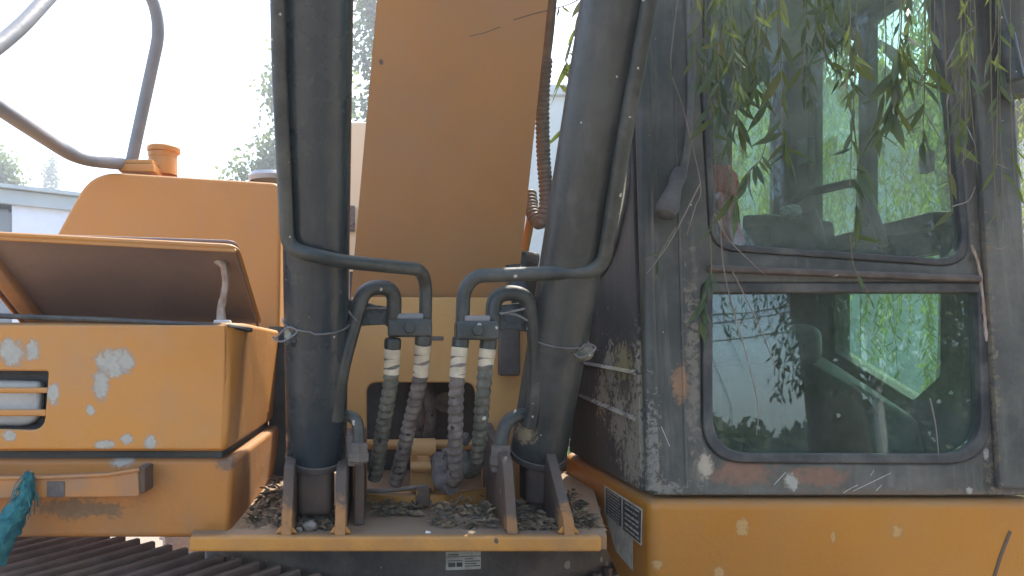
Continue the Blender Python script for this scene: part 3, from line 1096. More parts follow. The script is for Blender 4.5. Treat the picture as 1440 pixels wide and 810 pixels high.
# grease lumps by the ties
k = on_cyl(la, ld, .071, 466, radians(-42))
put('tie_lug', blob(k, (.016, .01, .016), 3, .3, 4, 1), M['black'], cl)
k = on_cyl(ra, rd, .069, 482, radians(45))
put('tie_lug', blob(k, (.026, .016, .022), 3, .3, 4, 2), M['hose'], crr)


# ---- steel pipes
def pipe(pts, r, parent=ex, fil=.05, mat=None, name='hydraulic_pipe', n=16):
    return put(name, sweep(fillet([P(*p) for p in pts], fil, 7), r, n), mat or M['pipe'], parent)


def along(a, d, r, th, rows, pr): return [on_cyl(a, d, r, py, radians(th), 1 + pr / r * 1.15) for py in rows]


def pipe3(pts, r, fil=.045): return put('hydraulic_pipe', sweep(fillet(pts, fil, 7), r, 16), M['pipe'], ex)


pipe3([P(401, -260, 1.22)] + along(la, ld, .071, -46, (-60, 100), .0148) + along(la, ld, .071, -36, (338,), .0148) + along(la, ld, .071, 5, (346,), .0148) + along(la, ld, .071, 40, (353,), .0148) + [P(592, 379, 1.70), P(599, 400, 1.735), P(598, 455, 1.74)], .0148)
pipe([(472, 590, 1.735), (480, 520, 1.70), (512, 404, 1.70), (555, 404, 1.72), (553, 458, 1.74)], .0172, fil=.045)
pipe([(470, 584, 1.77), (503, 585, 1.745), (505, 640, 1.745)], .014, fil=.03)
pipe3(along(ra, rd, .069, 32, (-120, 40, 200), .0160) + along(ra, rd, .069, 40, (366,), .0160) + [P(668, 388, 1.735), P(652, 408, 1.745), P(650, 462, 1.745)], .0160)
pipe([(693, 466, 1.76), (694, 412, 1.76), (742, 412, 1.76), (753, 470, 1.78), (753, 560, 1.82), (745, 600, 1.84)], .0178, fil=.055)
pipe([(760, 578, 1.87), (712, 588, 1.83), (703, 630, 1.83)], .0165, fil=.035)


def fitting(px, py, Y, r, h):
    b = lathe([(0, h), (r * .8, h), (r, h - .004), (r, h * .5), (r * 1.12, h * .48), (r * 1.12, .004), (r * .9, 0), (0, 0)], P(px, py, Y), (0, 0, 1), 6)
    return put('pipe_fitting', b, M['grime'], ex)


fitting(505, 650, 1.745, .022, .045)
fitting(703, 655, 1.83, .026, .05)
put('fitting_block', box(X(489, 1.75), X(500, 1.75), 1.74, 1.77, Z(655, 1.75), Z(610, 1.75), .004), M['grime'], ex)
put('fitting_block', box(X(690, 1.83), X(716, 1.83), 1.815, 1.86, Z(664, 1.83), Z(636, 1.83), .006), M['grime'], ex)
# clamps joining the pipe pairs
for (x0, x1, y0, y1, Y, bx) in ((545, 607, 449, 474, 1.74, 575), (640, 700, 452, 478, 1.745, 669)):
    c = put('pipe_clamp', box(X(x0, Y), X(x1, Y), Y - .026, Y + .03, Z(y1, Y), Z(y0, Y), .007, 3), M['pipe'], ex)
    put('bolt', lathe([(0, .016), (.012, .016), (.013, .012), (.013, 0)], P(bx, (y0 + y1) / 2, Y) + Vector((0, -.026, 0)), (0, -1, 0), 6), M['pipe'], c)
    put('cap_plate', box(X(x0 + 12, Y), X(x1 - 12, Y), Y - .02, Y + .02, Z(y0 + .5, Y), Z(y0 - 8, Y), .004), M['rail'], c)
put('clamp_lever', box(X(592, 1.73), X(624, 1.73), 1.725, 1.74, Z(479, 1.73), Z(473, 1.73), .002), M['trim'], ex)
put('clamp_arm', prism(ppoly([(487, 420), (500, 425), (546, 431), (546, 456), (508, 458), (487, 474)], 1.76), 'Y', 1.765, 1.785, .003), M['black'], ex)
put('clamp_arm', prism(ppoly([(698, 430), (735, 425), (760, 440), (757, 470), (718, 462), (698, 466)], 1.80), 'Y', 1.80, 1.82, .003), M['black'], ex)
for pts in ([(502, 452, 1.68), (484, 430, 1.70), (487, 421, 1.72), (500, 424, 1.71)], [(512, 425, 1.735), (530, 431, 1.73)], [(508, 436, 1.735), (520, 433, 1.73), (546, 433, 1.73)],
            [(702, 440, 1.74), (726, 443, 1.735), (742, 451, 1.735)], [(704, 442, 1.735), (738, 434, 1.735)]):
    put('wire_tie', sweep(spline([P(*p) for p in pts], 5), .0027, 6), M['steel'], ex)


# ---- wrapped hoses
def spiral(s, th):
    q = (s / .021 - th / (2 * pi)) % 1.0
    return 1 + .30 * (q if q < .7 else (1 - q) * 2.33) - .12


def hose(pts, sl_len, mat):
    path = resample(spline([P(*p) for p in pts], 12), .0028)
    o = put('hydraulic_hose', sweep(path, .0175, 18, rfun=lambda s, th: spiral(s, th) * (1 + .05 * mnoise.noise(Vector((s * 30, th, 3))))), mat, ex, sharp=60)
    d = (path[10] - path[0]).normalized()
    put('hose_collar', lathe([(0, -.02), (.017, -.02), (.0195, -.015), (.0195, .002), (.016, .006)], path[0], d, 20), M['pipe'], o)
    put('hose_sleeve', lathe([(.018, .004), (.0192, .005), (.0192, .024), (.0178, .025), (.0182, .027), (.0185, sl_len), (.016, sl_len + .001)], path[0], d, 20), M['sleeve'], o)
    return o


hose([(552, 488, 1.74), (549, 540, 1.76), (537, 610, 1.84), (527, 672, 1.93)], .062, M['hose'])
hose([(595, 482, 1.74), (590, 535, 1.77), (573, 610, 1.85), (556, 680, 1.94)], .078, M['hose_p'])
hose([(647, 486, 1.745), (642, 545, 1.75), (640, 630, 1.80), (640, 672, 1.86), (628, 672, 1.98), (612, 645, 2.1)], .072, M['hose_p'])
hose([(686, 488, 1.76), (680, 545, 1.77), (674, 620, 1.83), (668, 655, 1.9), (655, 662, 2.0), (650, 640, 2.12)], .045, M['hose'])
for pts in ([(598, 530, 2.3), (606, 580, 2.25), (602, 615, 2.25)], [(588, 535, 2.34), (594, 570, 2.3), (588, 612, 2.3)]):
    put('inner_hose', sweep(spline([P(*p) for p in pts], 6), .017, 10), M['hose_p'], ex)
put('inner_cap', lathe([(0, 0), (.03, 0), (.03, .04), (.02, .045)], P(626, 566, 2.3), (0, 1, 0), 20), M['hose'], ex)
for (px, py, sz) in ((622, 660, .03), (655, 618, .018), (535, 648, .022), (627, 640, .02)):
    put('hose_end', blob(P(px, py, 2.03), (sz * .6, sz * .6, sz), 3, .35, 3, px), M['hose_p'], ex)
put('elbow', sweep(spline([P(622, 640, 2.02), P(618, 660, 2.0), P(622, 678, 1.95), P(636, 684, 1.9)], 6), .022, 14), M['hose_p'], ex)
put('cable', sweep(spline([P(515, 690, 1.98), P(545, 690, 1.96), P(580, 686, 1.97), P(600, 684, 2.0)], 6), .006, 8), M['conduit'], ex)

# ---- corrugated conduit and its boss right of the boom
path = resample(spline([P(781, -60, 1.98), P(773, 40, 2.08), P(767, 90, 2.12)], 12), .01)
put('conduit_hose', sweep(path, .0135, 12), M['conduit'], ex)
path = resample(spline([P(768, 82, 2.11), P(763, 140, 2.14), P(764, 215, 2.16), P(768, 280, 2.16), P(761, 313, 2.17), P(749, 300, 2.2), P(745, 272, 2.24)], 14), .0026)
put('ribbed_conduit', sweep(path, .0195, 16, rfun=lambda s, th: .9 + .13 * (1 if (s / .0125) % 1 > .45 else 0)), M['conduit'], ex, sharp=60)
put('guide_rod', sweep([P(751, 282, 2.26), P(744, 320, 2.25), P(737, 356, 2.25)], .0125, 10), M['orange_tank'], ex)
put('rod_boss', lathe([(0, -.03), (.022, -.03), (.026, -.024), (.026, .024), (.022, .03), (0, .03)], P(742, 366, 2.24), (1, 0, -.15), 20), M['hose_p'], ex)
put('rod_boss', box(X(728, 2.22), X(738, 2.22), 2.2, 2.24, Z(392, 2.22), Z(355, 2.22), .004), M['black'], ex)
put('engine_cover', box(X(470, 3.4), X(560, 3.4), 3.4, 4.2, 1.3, Z(170, 3.4), .02), M['cream'], ex)
put('cover_latch', box(X(491, 3.35), X(499, 3.35), 3.36, 3.40, Z(325, 3.38), Z(290, 3.38), .004), M['hose_p'], ex)

# ---- fuel tank
Yt = 2.5
tank = put('fuel_tank', prism([tuple(p) for p in rpoly([Vector(q) for q in ppoly([(393, 480), (396, 257), (128, 240), (60, 365), (30, 480)], Yt)], [.0, .035, .09, .2, 0], 8)], 'Y', Yt, 3.35, .012, 3), M['orange_tank'], ex, sharp=14)
c = P(229, 247, 2.66)
put('filler_neck', lathe([(.050, 0), (.050, .055), (.047, .06), (.05, .064), (.05, .078), (.04, .08)], c, (0, 0, 1), 36), M['orange_tank'], tank)
put('filler_cap', lathe([(.03, .079), (.055, .079), (.057, .084), (.057, .094), (.053, .0985), (.02, .101), (0, .101)], c, (.04, 0, 1), 36), M['orange_tank'], tank)
put('rail_bracket', box(X(169, 2.56), X(219, 2.56), 2.54, 2.64, Z(243, 2.56), Z(232, 2.56), .005), M['orange_tank'], tank)
put('rail_bracket', box(X(174, 2.56), X(216, 2.56), 2.55, 2.63, Z(231.5, 2.56), Z(225, 2.56), .004), M['orange_tank'], tank)
put('vent_cap', lathe([(.07, 0), (.075, .015), (.066, .028), (.03, .036), (0, .038)], P(380, 256, 2.62), (0, 0, 1), 32), M['greydome'], tank)
put('handrail', sweep(fillet([P(184, 232, 2.59), P(206, 130, 2.56), P(226, 38, 2.53), P(208, -22, 2.5), P(120, -60, 2.35), P(20, 48, 2.0), P(-80, 120, 1.78), P(-40, 125, 1.8), P(30, 172, 1.95), P(108, 223, 2.3), P(174, 231, 2.58)], .11, 8), .0205, 16), M['rail'], ex)

# ---- tool box
zb, zt = Z(635, Ytb), 1.708
pts = [(-1.45, Ytb, zb), (X(318, Ytb), Ytb, zb), (-.345, 2.45, zb), (-1.45, 2.45, zb), (-1.45, Ytb + .01, zt), (X(322, 1.71), 1.71, zt), (X(350, 1.79), 1.79, zt), (-.325, 2.45, zt), (-1.45, 2.45, zt), (X(322, Ytb), Ytb, Z(535, Ytb))]
b = hull(pts, .012, 3)
b.faces.ensure_lookup_table()
dead = [f for f in b.faces if f.normal.y < -.97 and f.calc_area() > .002]
bmesh.ops.delete(b, geom=dead, context='FACES')
tb = put('tool_box', b, M['orange_box'], ex)
outer = [(-1.44, zb + .004), (X(313, Ytb), zb + .004), (X(317, Ytb), Z(535, Ytb)), (X(317, Ytb), zt - .006), (-1.44, zt - .006)]
hole = rpoly(ppoly([(68, 522), (62, 605), (-140, 600), (-140, 520)], Ytb), [.006, .03, .03, .006])
put('front_panel', plate(outer, [hole], .012, XZ(Ytb - .001), .005, 3), M['orange_box'], tb)
put('lamp_housing', box(X(-150, 1.78), X(74, 1.78), 1.765, 1.80, Z(615, 1.78), Z(512, 1.78), .004), M['dark'], tb)
Yl = 1.735
lens = rpoly(ppoly([(57, 536), (56, 600), (-110, 598), (-110, 532)], Yl), [.012, .05, .05, .02])
hl = put('headlight', plate(lens, [], .028, XZ(Yl), .01, 3), M['lens'], tb)
bars = ((545, 553, 64), (576, 585.5, 62))
for (ya, yb_, xe) in bars:
    put('grille_bar', box(X(-140, Ytb), X(xe + 3, Ytb), Ytb + .001, Ytb + .013, Z(yb_, Ytb), Z(ya, Ytb), .004, 3), M['orange_box'], tb)
put('lid_seal', sweep([P(-60, 442, 1.715), P(150, 450, 1.715), P(322, 459, 1.72), P(352, 464, 1.79)], .006, 8, flat=(1.4, 1)), M['rubber'], tb)
# lid: hinged at the back, propped half open
hA, hB = Vector((-.945, 2.03, 1.714)), Vector((-.322, 2.03, 1.714))
fA, fB = Vector((-.955, 1.70, Z(328, 1.70))), Vector((X(332, 1.72), 1.72, Z(349, 1.72)))
lidu = (hB - hA).normalized()
lv = (fA - hA)
lv = (lv - lidu * lv.dot(lidu)).normalized()
to2 = lambda p: ((p - hA).dot(lidu), (p - hA).dot(lv))
lo2 = rpoly([Vector(to2(q)) for q in (hA, hB, fB, fA)], [.01, .01, .025, .025], 5)
lw = lidu.cross(lv)
lid = put('lid', plate(lo2, [], .008, (hA, lidu, lv), .003, 2), M['lidin'], tb)
eo = lw * .004
put('lid_edge', sweep(fillet([hB.lerp(fB, .03) - eo, fB - eo, fA - eo], .025, 5), .0062, 8), M['orange_box'], tb)
# turned down edges of the lid
for (a, c) in ((hB, fB), (fB, fA), (fA, hA)):
    a2, c2 = a, c
    dn = Vector((0, -.45, -.9)).normalized() * .009
    inn = ((hA + hB + fA + fB) / 4 - (a + c) / 2).normalized() * .006
    put('lid_flange', hull([a2, c2, a2 + inn, c2 + inn, a2 + dn, c2 + dn, a2 + dn + inn, c2 + dn + inn], .002, 1), M['orange_box'] if a != hB else M['lidin'], tb)
put('lid_rib', hull([hA + Vector((.03, -.02, .02)), hA + Vector((.07, -.02, .02)), hA + Vector((.03, -.05, 0)), hA + Vector((.07, -.05, 0)), fA + Vector((.03, .03, -.01)), fA + Vector((.07, .03, -.01)), fA + Vector((.03, .03, -.04)), fA + Vector((.07, .03, -.04))], .006), M['orange_step'], tb)
put('lid_stay', sweep(spline([P(306, 366, 1.80), P(315, 376, 1.79), P(317, 405, 1.80), P(311, 432, 1.80), P(311, 452, 1.79)], 6), lambda u: .0085 + .004 * (2 * u - 1) ** 2, 8, rfun=lambda s, th: 1 + .25 * mnoise.noise(Vector((s * 50, th * 2, 1)))), M['rust'], tb)
put('stay_foot', box(X(302, 1.78), X(325, 1.78), 1.765, 1.79, Z(457, 1.78), Z(450, 1.78), .003), M['paper'], tb)
put('side_hook', box(X(371, 2.3), X(377, 2.3), 2.28, 2.31, Z(580, 2.3), Z(543, 2.3), .002), M['orange_box'], tb)
put('dark_backing', box(X(378, 2.455), X(425, 2.455), 2.455, 2.50, zd, 1.72), M['inside'], ex)  # dark sheet added to keep the gap beside the cylinder dark

# ---- lower side frame with the step
Ysf = 1.72
zs1, zs0 = Z(645, Ysf), Z(757, Ysf)
sf = put('side_frame', hull([(-1.5, Ysf, zs0), (X(322, Ysf), Ysf, zs0), (-.345, 2.6, zs0), (-1.5, 2.6, zs0), (-1.5, Ysf, zs1), (X(329, Ysf), Ysf, zs1), (-.325, 2.6, zs1), (-1.5, 2.6, zs1)], .014, 3), M['orange_sill'], ex)
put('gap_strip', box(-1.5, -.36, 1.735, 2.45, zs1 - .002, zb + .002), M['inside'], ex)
ys = 1.655
step = [(X(-250, ys), Z(676, ys)), (X(60, ys), Z(673, ys)), (X(150, ys), Z(669, ys)), (X(194, ys), Z(662, ys)), (X(196, ys), Z(699, ys)), (X(-250, ys), Z(704, ys))]
sto = put('step', prism(step, 'Y', ys, 1.722, .005, 2), M['orange_step'], sf)
put('step_tread', box(X(66, ys), X(91, ys), ys - .003, ys + .01, Z(699, ys), Z(677, ys), .002), M['grime'], sf)
put('step_lip', sweep([P(-250, 675, ys - .001), P(60, 672, ys - .001), P(150, 668, ys - .001), P(196, 660.5, ys)], .004, 8), M['orange_step'], sf)
put('step_end', box(X(192, ys), X(203, ys), ys + .004, 1.722, Z(694, ys), Z(658, ys), .003), M['gusset'], sf)

# ---- cab base (orange skirt)
cx0, cx1 = .612, 1.515
zc = Z(702, Yc)
poly = [(1.75, .93), (1.75, zc), (2.56, zc), (2.56, 1.19), (2.48, 1.21), (2.32, 1.165), (2.14, 1.10), (1.95, 1.035), (1.84, .98)]
b = prism(poly, 'X', cx0, cx1)
ed = [e for e in b.edges if e.calc_face_angle(0) > radians(50)]
bmesh.ops.bevel(b, geom=ed, offset=.026, segments=5, profile=.5, affect='EDGES')
sk = put('cab_base', b, M['orange_skirt'], ex)


def side_quad(q, off, bm=None):
    """a thin slab on the cab base's side face, from four photo points"""
    xs = cx0 - off
    b = bm or bmesh.new()
    ps = []
    for px, py in q:
        Yq = xs * F / (px - VX)
        ps.append(Vector((xs, Yq, Z(py, Yq))))
    v0 = [b.verts.new(p) for p in ps]
    v1 = [b.verts.new(p + Vector((off * .9, 0, 0))) for p in ps]
    b.faces.new(v0)
    for i in range(4): b.faces.new((v0[i], v1[i], v1[(i + 1) % 4], v0[(i + 1) % 4]))
    return b


put('rating_plate', side_quad([(850, 683), (902, 716), (901, 767), (850, 724)], .002), M['sticker'], sk)
put('rating_plate', side_quad([(851, 725), (889, 756), (889, 802), (866, 775)], .0012), M['sticker'], sk)
put('plate_field', side_quad([(852, 686), (873, 700), (873, 741), (852, 722)], .0032), M['plateblk'], sk)
put('plate_field', side_quad([(876, 702), (901, 718), (900, 764), (876, 744)], .0032), M['plateblk'], sk)
bm = bmesh.new()


def lerp2(q, u, v):
    a = (q[0][0] + (q[1][0] - q[0][0]) * u, q[0][1] + (q[1][1] - q[0][1]) * u)
    c = (q[3][0] + (q[2][0] - q[3][0]) * u, q[3][1] + (q[2][1] - q[3][1]) * u)
    return (a[0] + (c[0] - a[0]) * v, a[1] + (c[1] - a[1]) * v)


r = random.Random(3)
for q, rows_ in (([(852, 686), (873, 700), (873, 741), (852, 722)], 9), ([(876, 702), (901, 718), (900, 764), (876, 744)], 6)):
    for i in range(rows_):
        v0 = (i + .3) / rows_
        u = .1
        while u < .85:
            du = r.uniform(.06, .3)
            hh = (.45 if rows_ == 6 and i in (2, 4) else .28) / rows_
            side_quad([lerp2(q, u, v0), lerp2(q, min(u + du, .92), v0), lerp2(q, min(u + du, .92), v0 + hh), lerp2(q, u, v0 + hh)], .0038, bm)
            u += du + .05
put('plate_print', bm, M['print'], sk, kind='stuff')
put('scrape', sweep([P(1421, 747, 1.749), P(1408, 780, 1.749), P(1398, 812, 1.749)], .004, 6, flat=(.3, 1)), M['gusset'], sk)

# ---- cab: frames, glass, interior
KT = .075                                             # lean of the cab front per metre of height
z0c = Z(697, Yc)


def cabp(px, py, off=0.0):
    """(x, distance up the leaning front) of a photo point on the cab front; off moves the plane back"""
    # z = EYE-(py-VY)*Y/F ; Y = Yc+off+KT*(z-z0c)
    k = (py - VY) / F
    z = (EYE - k * (Yc + off - KT * z0c)) / (1 + k * KT)
    Y = Yc + off + KT * (z - z0c)
    return (X(px, Y), (z - z0c) * sqrt(1 + KT * KT))


nn = sqrt(1 + KT * KT)
FU, FV = Vector((1, 0, 0)), Vector((0, KT / nn, 1 / nn))
FN = FU.cross(FV)                                     # towards the viewer


def cfr(off): return (Vector((0, Yc + off, z0c)), FU, FV)


CP = lambda pts, off=0.0: [Vector(cabp(a, c, off)) for a, c in pts]
xl, xr = cx0, 1.497
topv = 1.52
outer = [Vector((xl + .012, 0)), Vector((xr, 0)), Vector((xr, topv)), Vector((xl + .012, topv))]
up_hole = CP([(990, -330), (986, 120), (1000, 351), (1366, 376), (1345, 150), (1290, -330)])
up_hole[0].y = up_hole[-1].y = topv - .1
up_raw, up_r = up_hole, [.03, 0, .06, .08, 0, .03]
up_hole = rpoly(up_raw, up_r, 8)
lo_raw, lo_r = CP([(988, 398), (988, 650), (1394, 652), (1386, 398)]), [.015, .10, .11, .015]
lo_hole = rpoly(lo_raw, lo_r, 8)
cab = put('cab', plate(outer, [up_hole, lo_hole], .05, cfr(0), .008, 3), M['cab'], ex)


def inset(poly, w):
    """move every side of a convex outline inwards by w"""
    n = len(poly)
    c = sum((Vector(p) for p in poly), Vector((0, 0))) / n
    lines = []
    for i in range(n):
        a, d = Vector(poly[i]), Vector(poly[(i + 1) % n])
        t = (d - a).normalized()
        m = Vector((-t.y, t.x))
        if m.dot(c - a) < 0: m = -m
        lines.append((a + m * w, t))
    out = []
    for i in range(n):
        (p, t), (q, u) = lines[i - 1], lines[i]
        k = t.x * u.y - t.y * u.x
        out.append(p + t * (((q - p).x * u.y - (q - p).y * u.x) / k) if abs(k) > 1e-4 else q)
    return out


def ring(raw, radii, w, thick, off, bev=.004):
    """a frame of width w inside an outline with rounded corners"""
    inner = rpoly(inset(raw, w), [max(q - w * .6, 0) if q else 0 for q in radii], 8)
    return plate(rpoly(raw, radii, 8), [inner], thick, cfr(off), bev, 2), inner


me, lin = ring(lo_raw, lo_r, .022, .03, -.006)
put('window_seal', me, M['rubber'], cab)
me, uin = ring(up_raw, up_r, .016, .03, -.003)
put('window_seal', me, M['rubber'], cab)
put('windscreen', plate(uin, [], .005, cfr(.012)), M['glass_up'], cab)
put('lower_windscreen', plate(lin, [], .005, cfr(.012)), M['glass_lo'], cab)
bar = CP([(1000, 372), (1382, 387), (1382, 396), (1000, 381)], -.02)
put('window_bar', plate(bar, [], .03, cfr(-.02), .005, 2), M['trim'], cab)
# raised corner post and pillar strips
put('corner_post', sweep([Vector((xl + .012, Yc + .012, z0c + .01)), Vector((xl + .012, Yc + .012, z0c)) + FV * topv], .018, 16), M['cab'], cab)
for px0_, px1_ in ((966, 985), (1408, 1412)):
    a, c = cabp(px0_, 690), cabp(px0_ - 4, 0)
    put('pillar_seam', sweep([Vector((a[0], Yc, z0c)) + FV * .02, Vector((a[0], Yc, z0c)) + FV * (topv - .02)], .004, 8), M['cab'], cab)
put('pillar_strip', plate([Vector((xr - .1, .02)), Vector((xr - .01, .02)), Vector((xr - .01, topv)), Vector((xr - .1, topv))], [], .02, cfr(-.02), .006), M['cab'], cab)
# peeling edge strip along the right of the glass
pe = resample(spline([Vector((q.x, 0, 0)) + Vector((0, Yc - .008, z0c)) + FV * q.y for q in CP([(1362, 345), (1374, 380), (1380, 440), (1384, 480)])], 8), .008)
put('frayed_edge', sweep(pe, .0032, 6, rfun=lambda s, th: 1 + .9 * mnoise.noise(Vector((s * 60, th * 2, 2)))), M['rust'], cab)

for q in ([(1186, 693), (1196, 687), (1206, 682)], [(1199, 691), (1226, 678), (1253, 665)], [(1224, 669), (1229, 661)], [(1232, 690), (1240, 682)], [(930, 600), (942, 628)], [(1088, 682), (1105, 664)]):
    put('scratch', sweep([Vector((v.x, 0, 0)) + Vector((0, Yc - .0002, z0c)) + FV * v.y for v in CP(q)], .0009, 5), M['print'], cab)
# sides, rear, roof, floor
yr = 2.72
ztop = z0c + topv / nn
SIDE = lambda x, s: ((x, 0, 0), (0, -s, 0), (0, 0, 1))


def yz(pts, s): return [Vector((-s * y, z)) for y, z in pts]


def yfront(z): return Yc + .06 + KT * (z - z0c)


ls_out = [(yfront(z0c), z0c), (yr, z0c), (yr, ztop), (yfront(ztop), ztop)]
left_out = [(yfront(z0c), z0c), (2.50, z0c), (2.40, 1.9), (2.28, ztop), (yfront(ztop), ztop)]
ls_hole = rpoly(yz([(1.90, 2.05), (2.04, 1.88), (2.34, 1.84), (2.24, 2.70), (1.94, 2.70)], 1), [.05, .1, .06, .06, .06])
o = put('side_wall', plate(yz(left_out, 1), [ls_hole], .03, SIDE(xl, 1), .004), M['cabside'], cab)
# left glass sits inside the wall
put('side_window', plate(ls_hole, [], .005, SIDE(xl + .012, 1)), M['glass_side'], cab)


def ring_side(poly, w):
    n = len(poly)
    c = sum(poly, Vector((0, 0))) / n
    big = []
    for i in range(n):
        t = poly[(i + 1) % n] - poly[i - 1]
        if t.length < 1e-9: t = Vector((1, 0))
        m = Vector((-t.y, t.x)).normalized()
        if m.dot(c - poly[i]) > 0: m = -m
        big.append(poly[i] + m * w)
    return big


put('side_window_frame', plate(ring_side(ls_hole, .02), [ls_hole], .02, SIDE(xl - .006, 1), .005, 2), M['rubber'], cab)
for (y0, y1, za, zb2) in ((1.84, 2.32, 1.585, 1.60), (1.84, 2.36, 1.475, 1.50)):
    put('louvre_rib', hull([(xl - .001, y0, za), (xl - .001, y1, zb2), (xl - .010, y0 + .01, za + .004), (xl - .010, y1 - .01, zb2 + .004), (xl - .001, y0, za + .012), (xl - .001, y1, zb2 + .012)]), M['cabside'], cab)
rs_up = rpoly(yz([(1.93, 2.0), (2.60, 2.015), (2.60, 2.63), (1.93, 2.63)], -1), [.03, .02, .05, .05])
rs_lo = rpoly(yz([(1.99, 1.90), (1.99, 1.58), (2.09, 1.51), (2.45, 1.64), (2.45, 1.90)], -1), .012)
# right wall: frame faces outwards (+X)
put('door', plate([Vector((y, z)) for y, z in ls_out], [rs_up, rs_lo], .05, ((xr, 0, 0), (0, 1, 0), (0, 0, 1)), .004), M['inside'], cab)
put('door_window', plate(rs_up, [], .005, ((xr - .02, 0, 0), (0, 1, 0), (0, 0, 1))), M['glass_side'], cab)
put('door_window', plate(rs_lo, [], .005, ((xr - .02, 0, 0), (0, 1, 0), (0, 0, 1))), M['glass_side'], cab)
put('door_pillar', box(xr - .06, xr - .03, 2.265, 2.315, 1.99, 2.64, .004), M['inside'], cab)
rw = [Vector((X(1030, yr), Z(345, yr))), Vector((X(1088, yr), Z(345, yr))), Vector((X(1088, yr), Z(106, yr))), Vector((X(1060, yr), Z(122, yr))), Vector((X(1055, yr), Z(146, yr))), Vector((X(1030, yr), Z(158, yr)))]
ro = [(.86, z0c), (xr - .002, z0c), (xr - .002, ztop), (.86, ztop)]
put('rear_wall', plate([Vector(q) for q in ro], [rpoly(rw, .012)], .03, XZ(yr), .003), M['inside'], cab)
put('corner_panel', hull([(xl + .002, 2.48, z0c), (xl + .03, 2.46, z0c), (xl + .002, 2.39, 1.9), (xl + .03, 2.37, 1.9), (xl + .002, 2.27, ztop), (xl + .03, 2.25, ztop), (.865, yr + .002, z0c), (.865, yr + .028, z0c), (.865, yr + .002, ztop), (.865, yr + .028, ztop)]), M['inside'], cab)
put('rear_window', plate(rpoly(rw, .012), [], .005, XZ(yr + .012)), M['glass_side'], cab)
put('rear_post', box(X(1124, 2.68) - .004, X(1127, 2.68) + .004, 2.66, 2.70, 1.9, 2.7, .003), M['rail'], cab)
put('roof', prism([(xl - .01, Yc + .06), (xr + .02, Yc + .06), (xr + .02, yr + .06), (.87, yr + .06), (xl - .01, 2.26)], 'Z', ztop + .003, ztop + .10, .03, 3), M['cab'], cab)
put('headliner', prism([(xl + .035, Yc + .2), (xr - .055, Yc + .2), (xr - .055, yr - .005), (.90, yr - .005), (xl + .035, 2.22)], 'Z', 2.66, 2.70, .005), M['headliner'], cab)
put('cab_floor', box(xl + .035, xr - .055, Yc + .06, yr - .002, z0c - .002, z0c + .02), M['inside'], cab)
# seat, console, levers, rail
put('seat', hull([(.86, 2.2, 1.6), (1.28, 2.2, 1.6), (.86, 2.62, 1.6), (1.28, 2.62, 1.6), (.86, 2.2, 1.72), (1.28, 2.2, 1.72), (.86, 2.62, 1.72), (1.28, 2.62, 1.72)], .04, 3), M['console'], cab)
put('seat_back', hull([(.84, 2.50, 1.73), (1.20, 2.50, 1.73), (.84, 2.62, 1.73), (1.20, 2.62, 1.73), (.88, 2.58, 2.45), (1.16, 2.58, 2.45), (.88, 2.66, 2.45), (1.16, 2.66, 2.45)], .035, 3), M['console'], cab)
Yi = 2.15
put('control_console', hull([P(px, py, y) for y in (Yi, Yi + .3) for px, py in ((1042, 352), (1176, 352), (1045, 303), (1085, 301), (1130, 306), (1172, 312))], .008), M['console'], cab)
put('console_pod', hull([P(px, py, y) for y in (Yi - .03, Yi + .06) for px, py in ((1050, 350), (1085, 350), (1052, 318), (1083, 316))], .006), M['console'], cab)
put('control_lever', sweep(spline([P(1156, 346, Yi), P(1146, 318, Yi), P(1136, 298, Yi)], 6), lambda u: .014 + .008 * u, 12), M['console'], cab)
put('safety_rail', sweep(fillet([P(1118, 284, 2.25), P(1130, 272, 2.22), P(1213, 254, 2.1), P(1243, 345, 2.0)], .04), .0125, 12), M['console'], cab)
put('window_latch', box(xr - .075, xr - .052, 2.56, 2.63, 2.27, 2.36, .006), M['console'], cab)
put('window_latch', box(xr - .075, xr - .052, 2.0, 2.035, 2.11, 2.17, .006), M['console'], cab)
put('door_sill', box(xr - .12, xr - .052, 1.92, yr - .01, 1.955, 1.995, .01), M['console'], cab)
put('side_console', hull([(1.30, 1.98, 1.33), (1.42, 1.98, 1.33), (1.30, 2.5, 1.33), (1.42, 2.5, 1.33), (1.30, 2.02, 1.52), (1.42, 2.02, 1.46), (1.30, 2.5, 1.66), (1.42, 2.5, 1.64)], .02), M['inside'], cab)
# bracket knob on the left pillar
k0, k1 = P(957, 240, 1.775), P(935, 302, 1.745)
put('mirror_mount', sweep([k0, k0.lerp(k1, .15), k0.lerp(k1, .35), k0.lerp(k1, .5), k0.lerp(k1, .85), k1, k1 + (k1 - k0) * .06], lambda u: (.016, .019, .016, .019, .026, .022, .010)[min(6, int(u * 6.01))], 18), M['rubber'], cab)
put('mirror_arm', sweep(fillet([P(960, 245, 1.79), P(968, 200, 1.80), P(972, 120, 1.815), P(968, -60, 1.83)], .05), .009, 10), M['cab'], cab)
put('wiper_arm', sweep(fillet([P(1398, -60, 1.72), P(1402, 10, 1.74), P(1414, 48, 1.74)], .03), .010, 10), M['pipe'], cab)
put('gas_strut', sweep([P(1415, 50, 1.735), P(1429, 112, 1.725)], .0165, 16), M['pipe'], cab)
put('side_mirror', hull([P(px, py, y) for y in (1.76, 1.82) for px, py in ((1398, -120), (1490, -120), (1490, 130), (1412, 143))], .015, 3), M['cab'], cab)

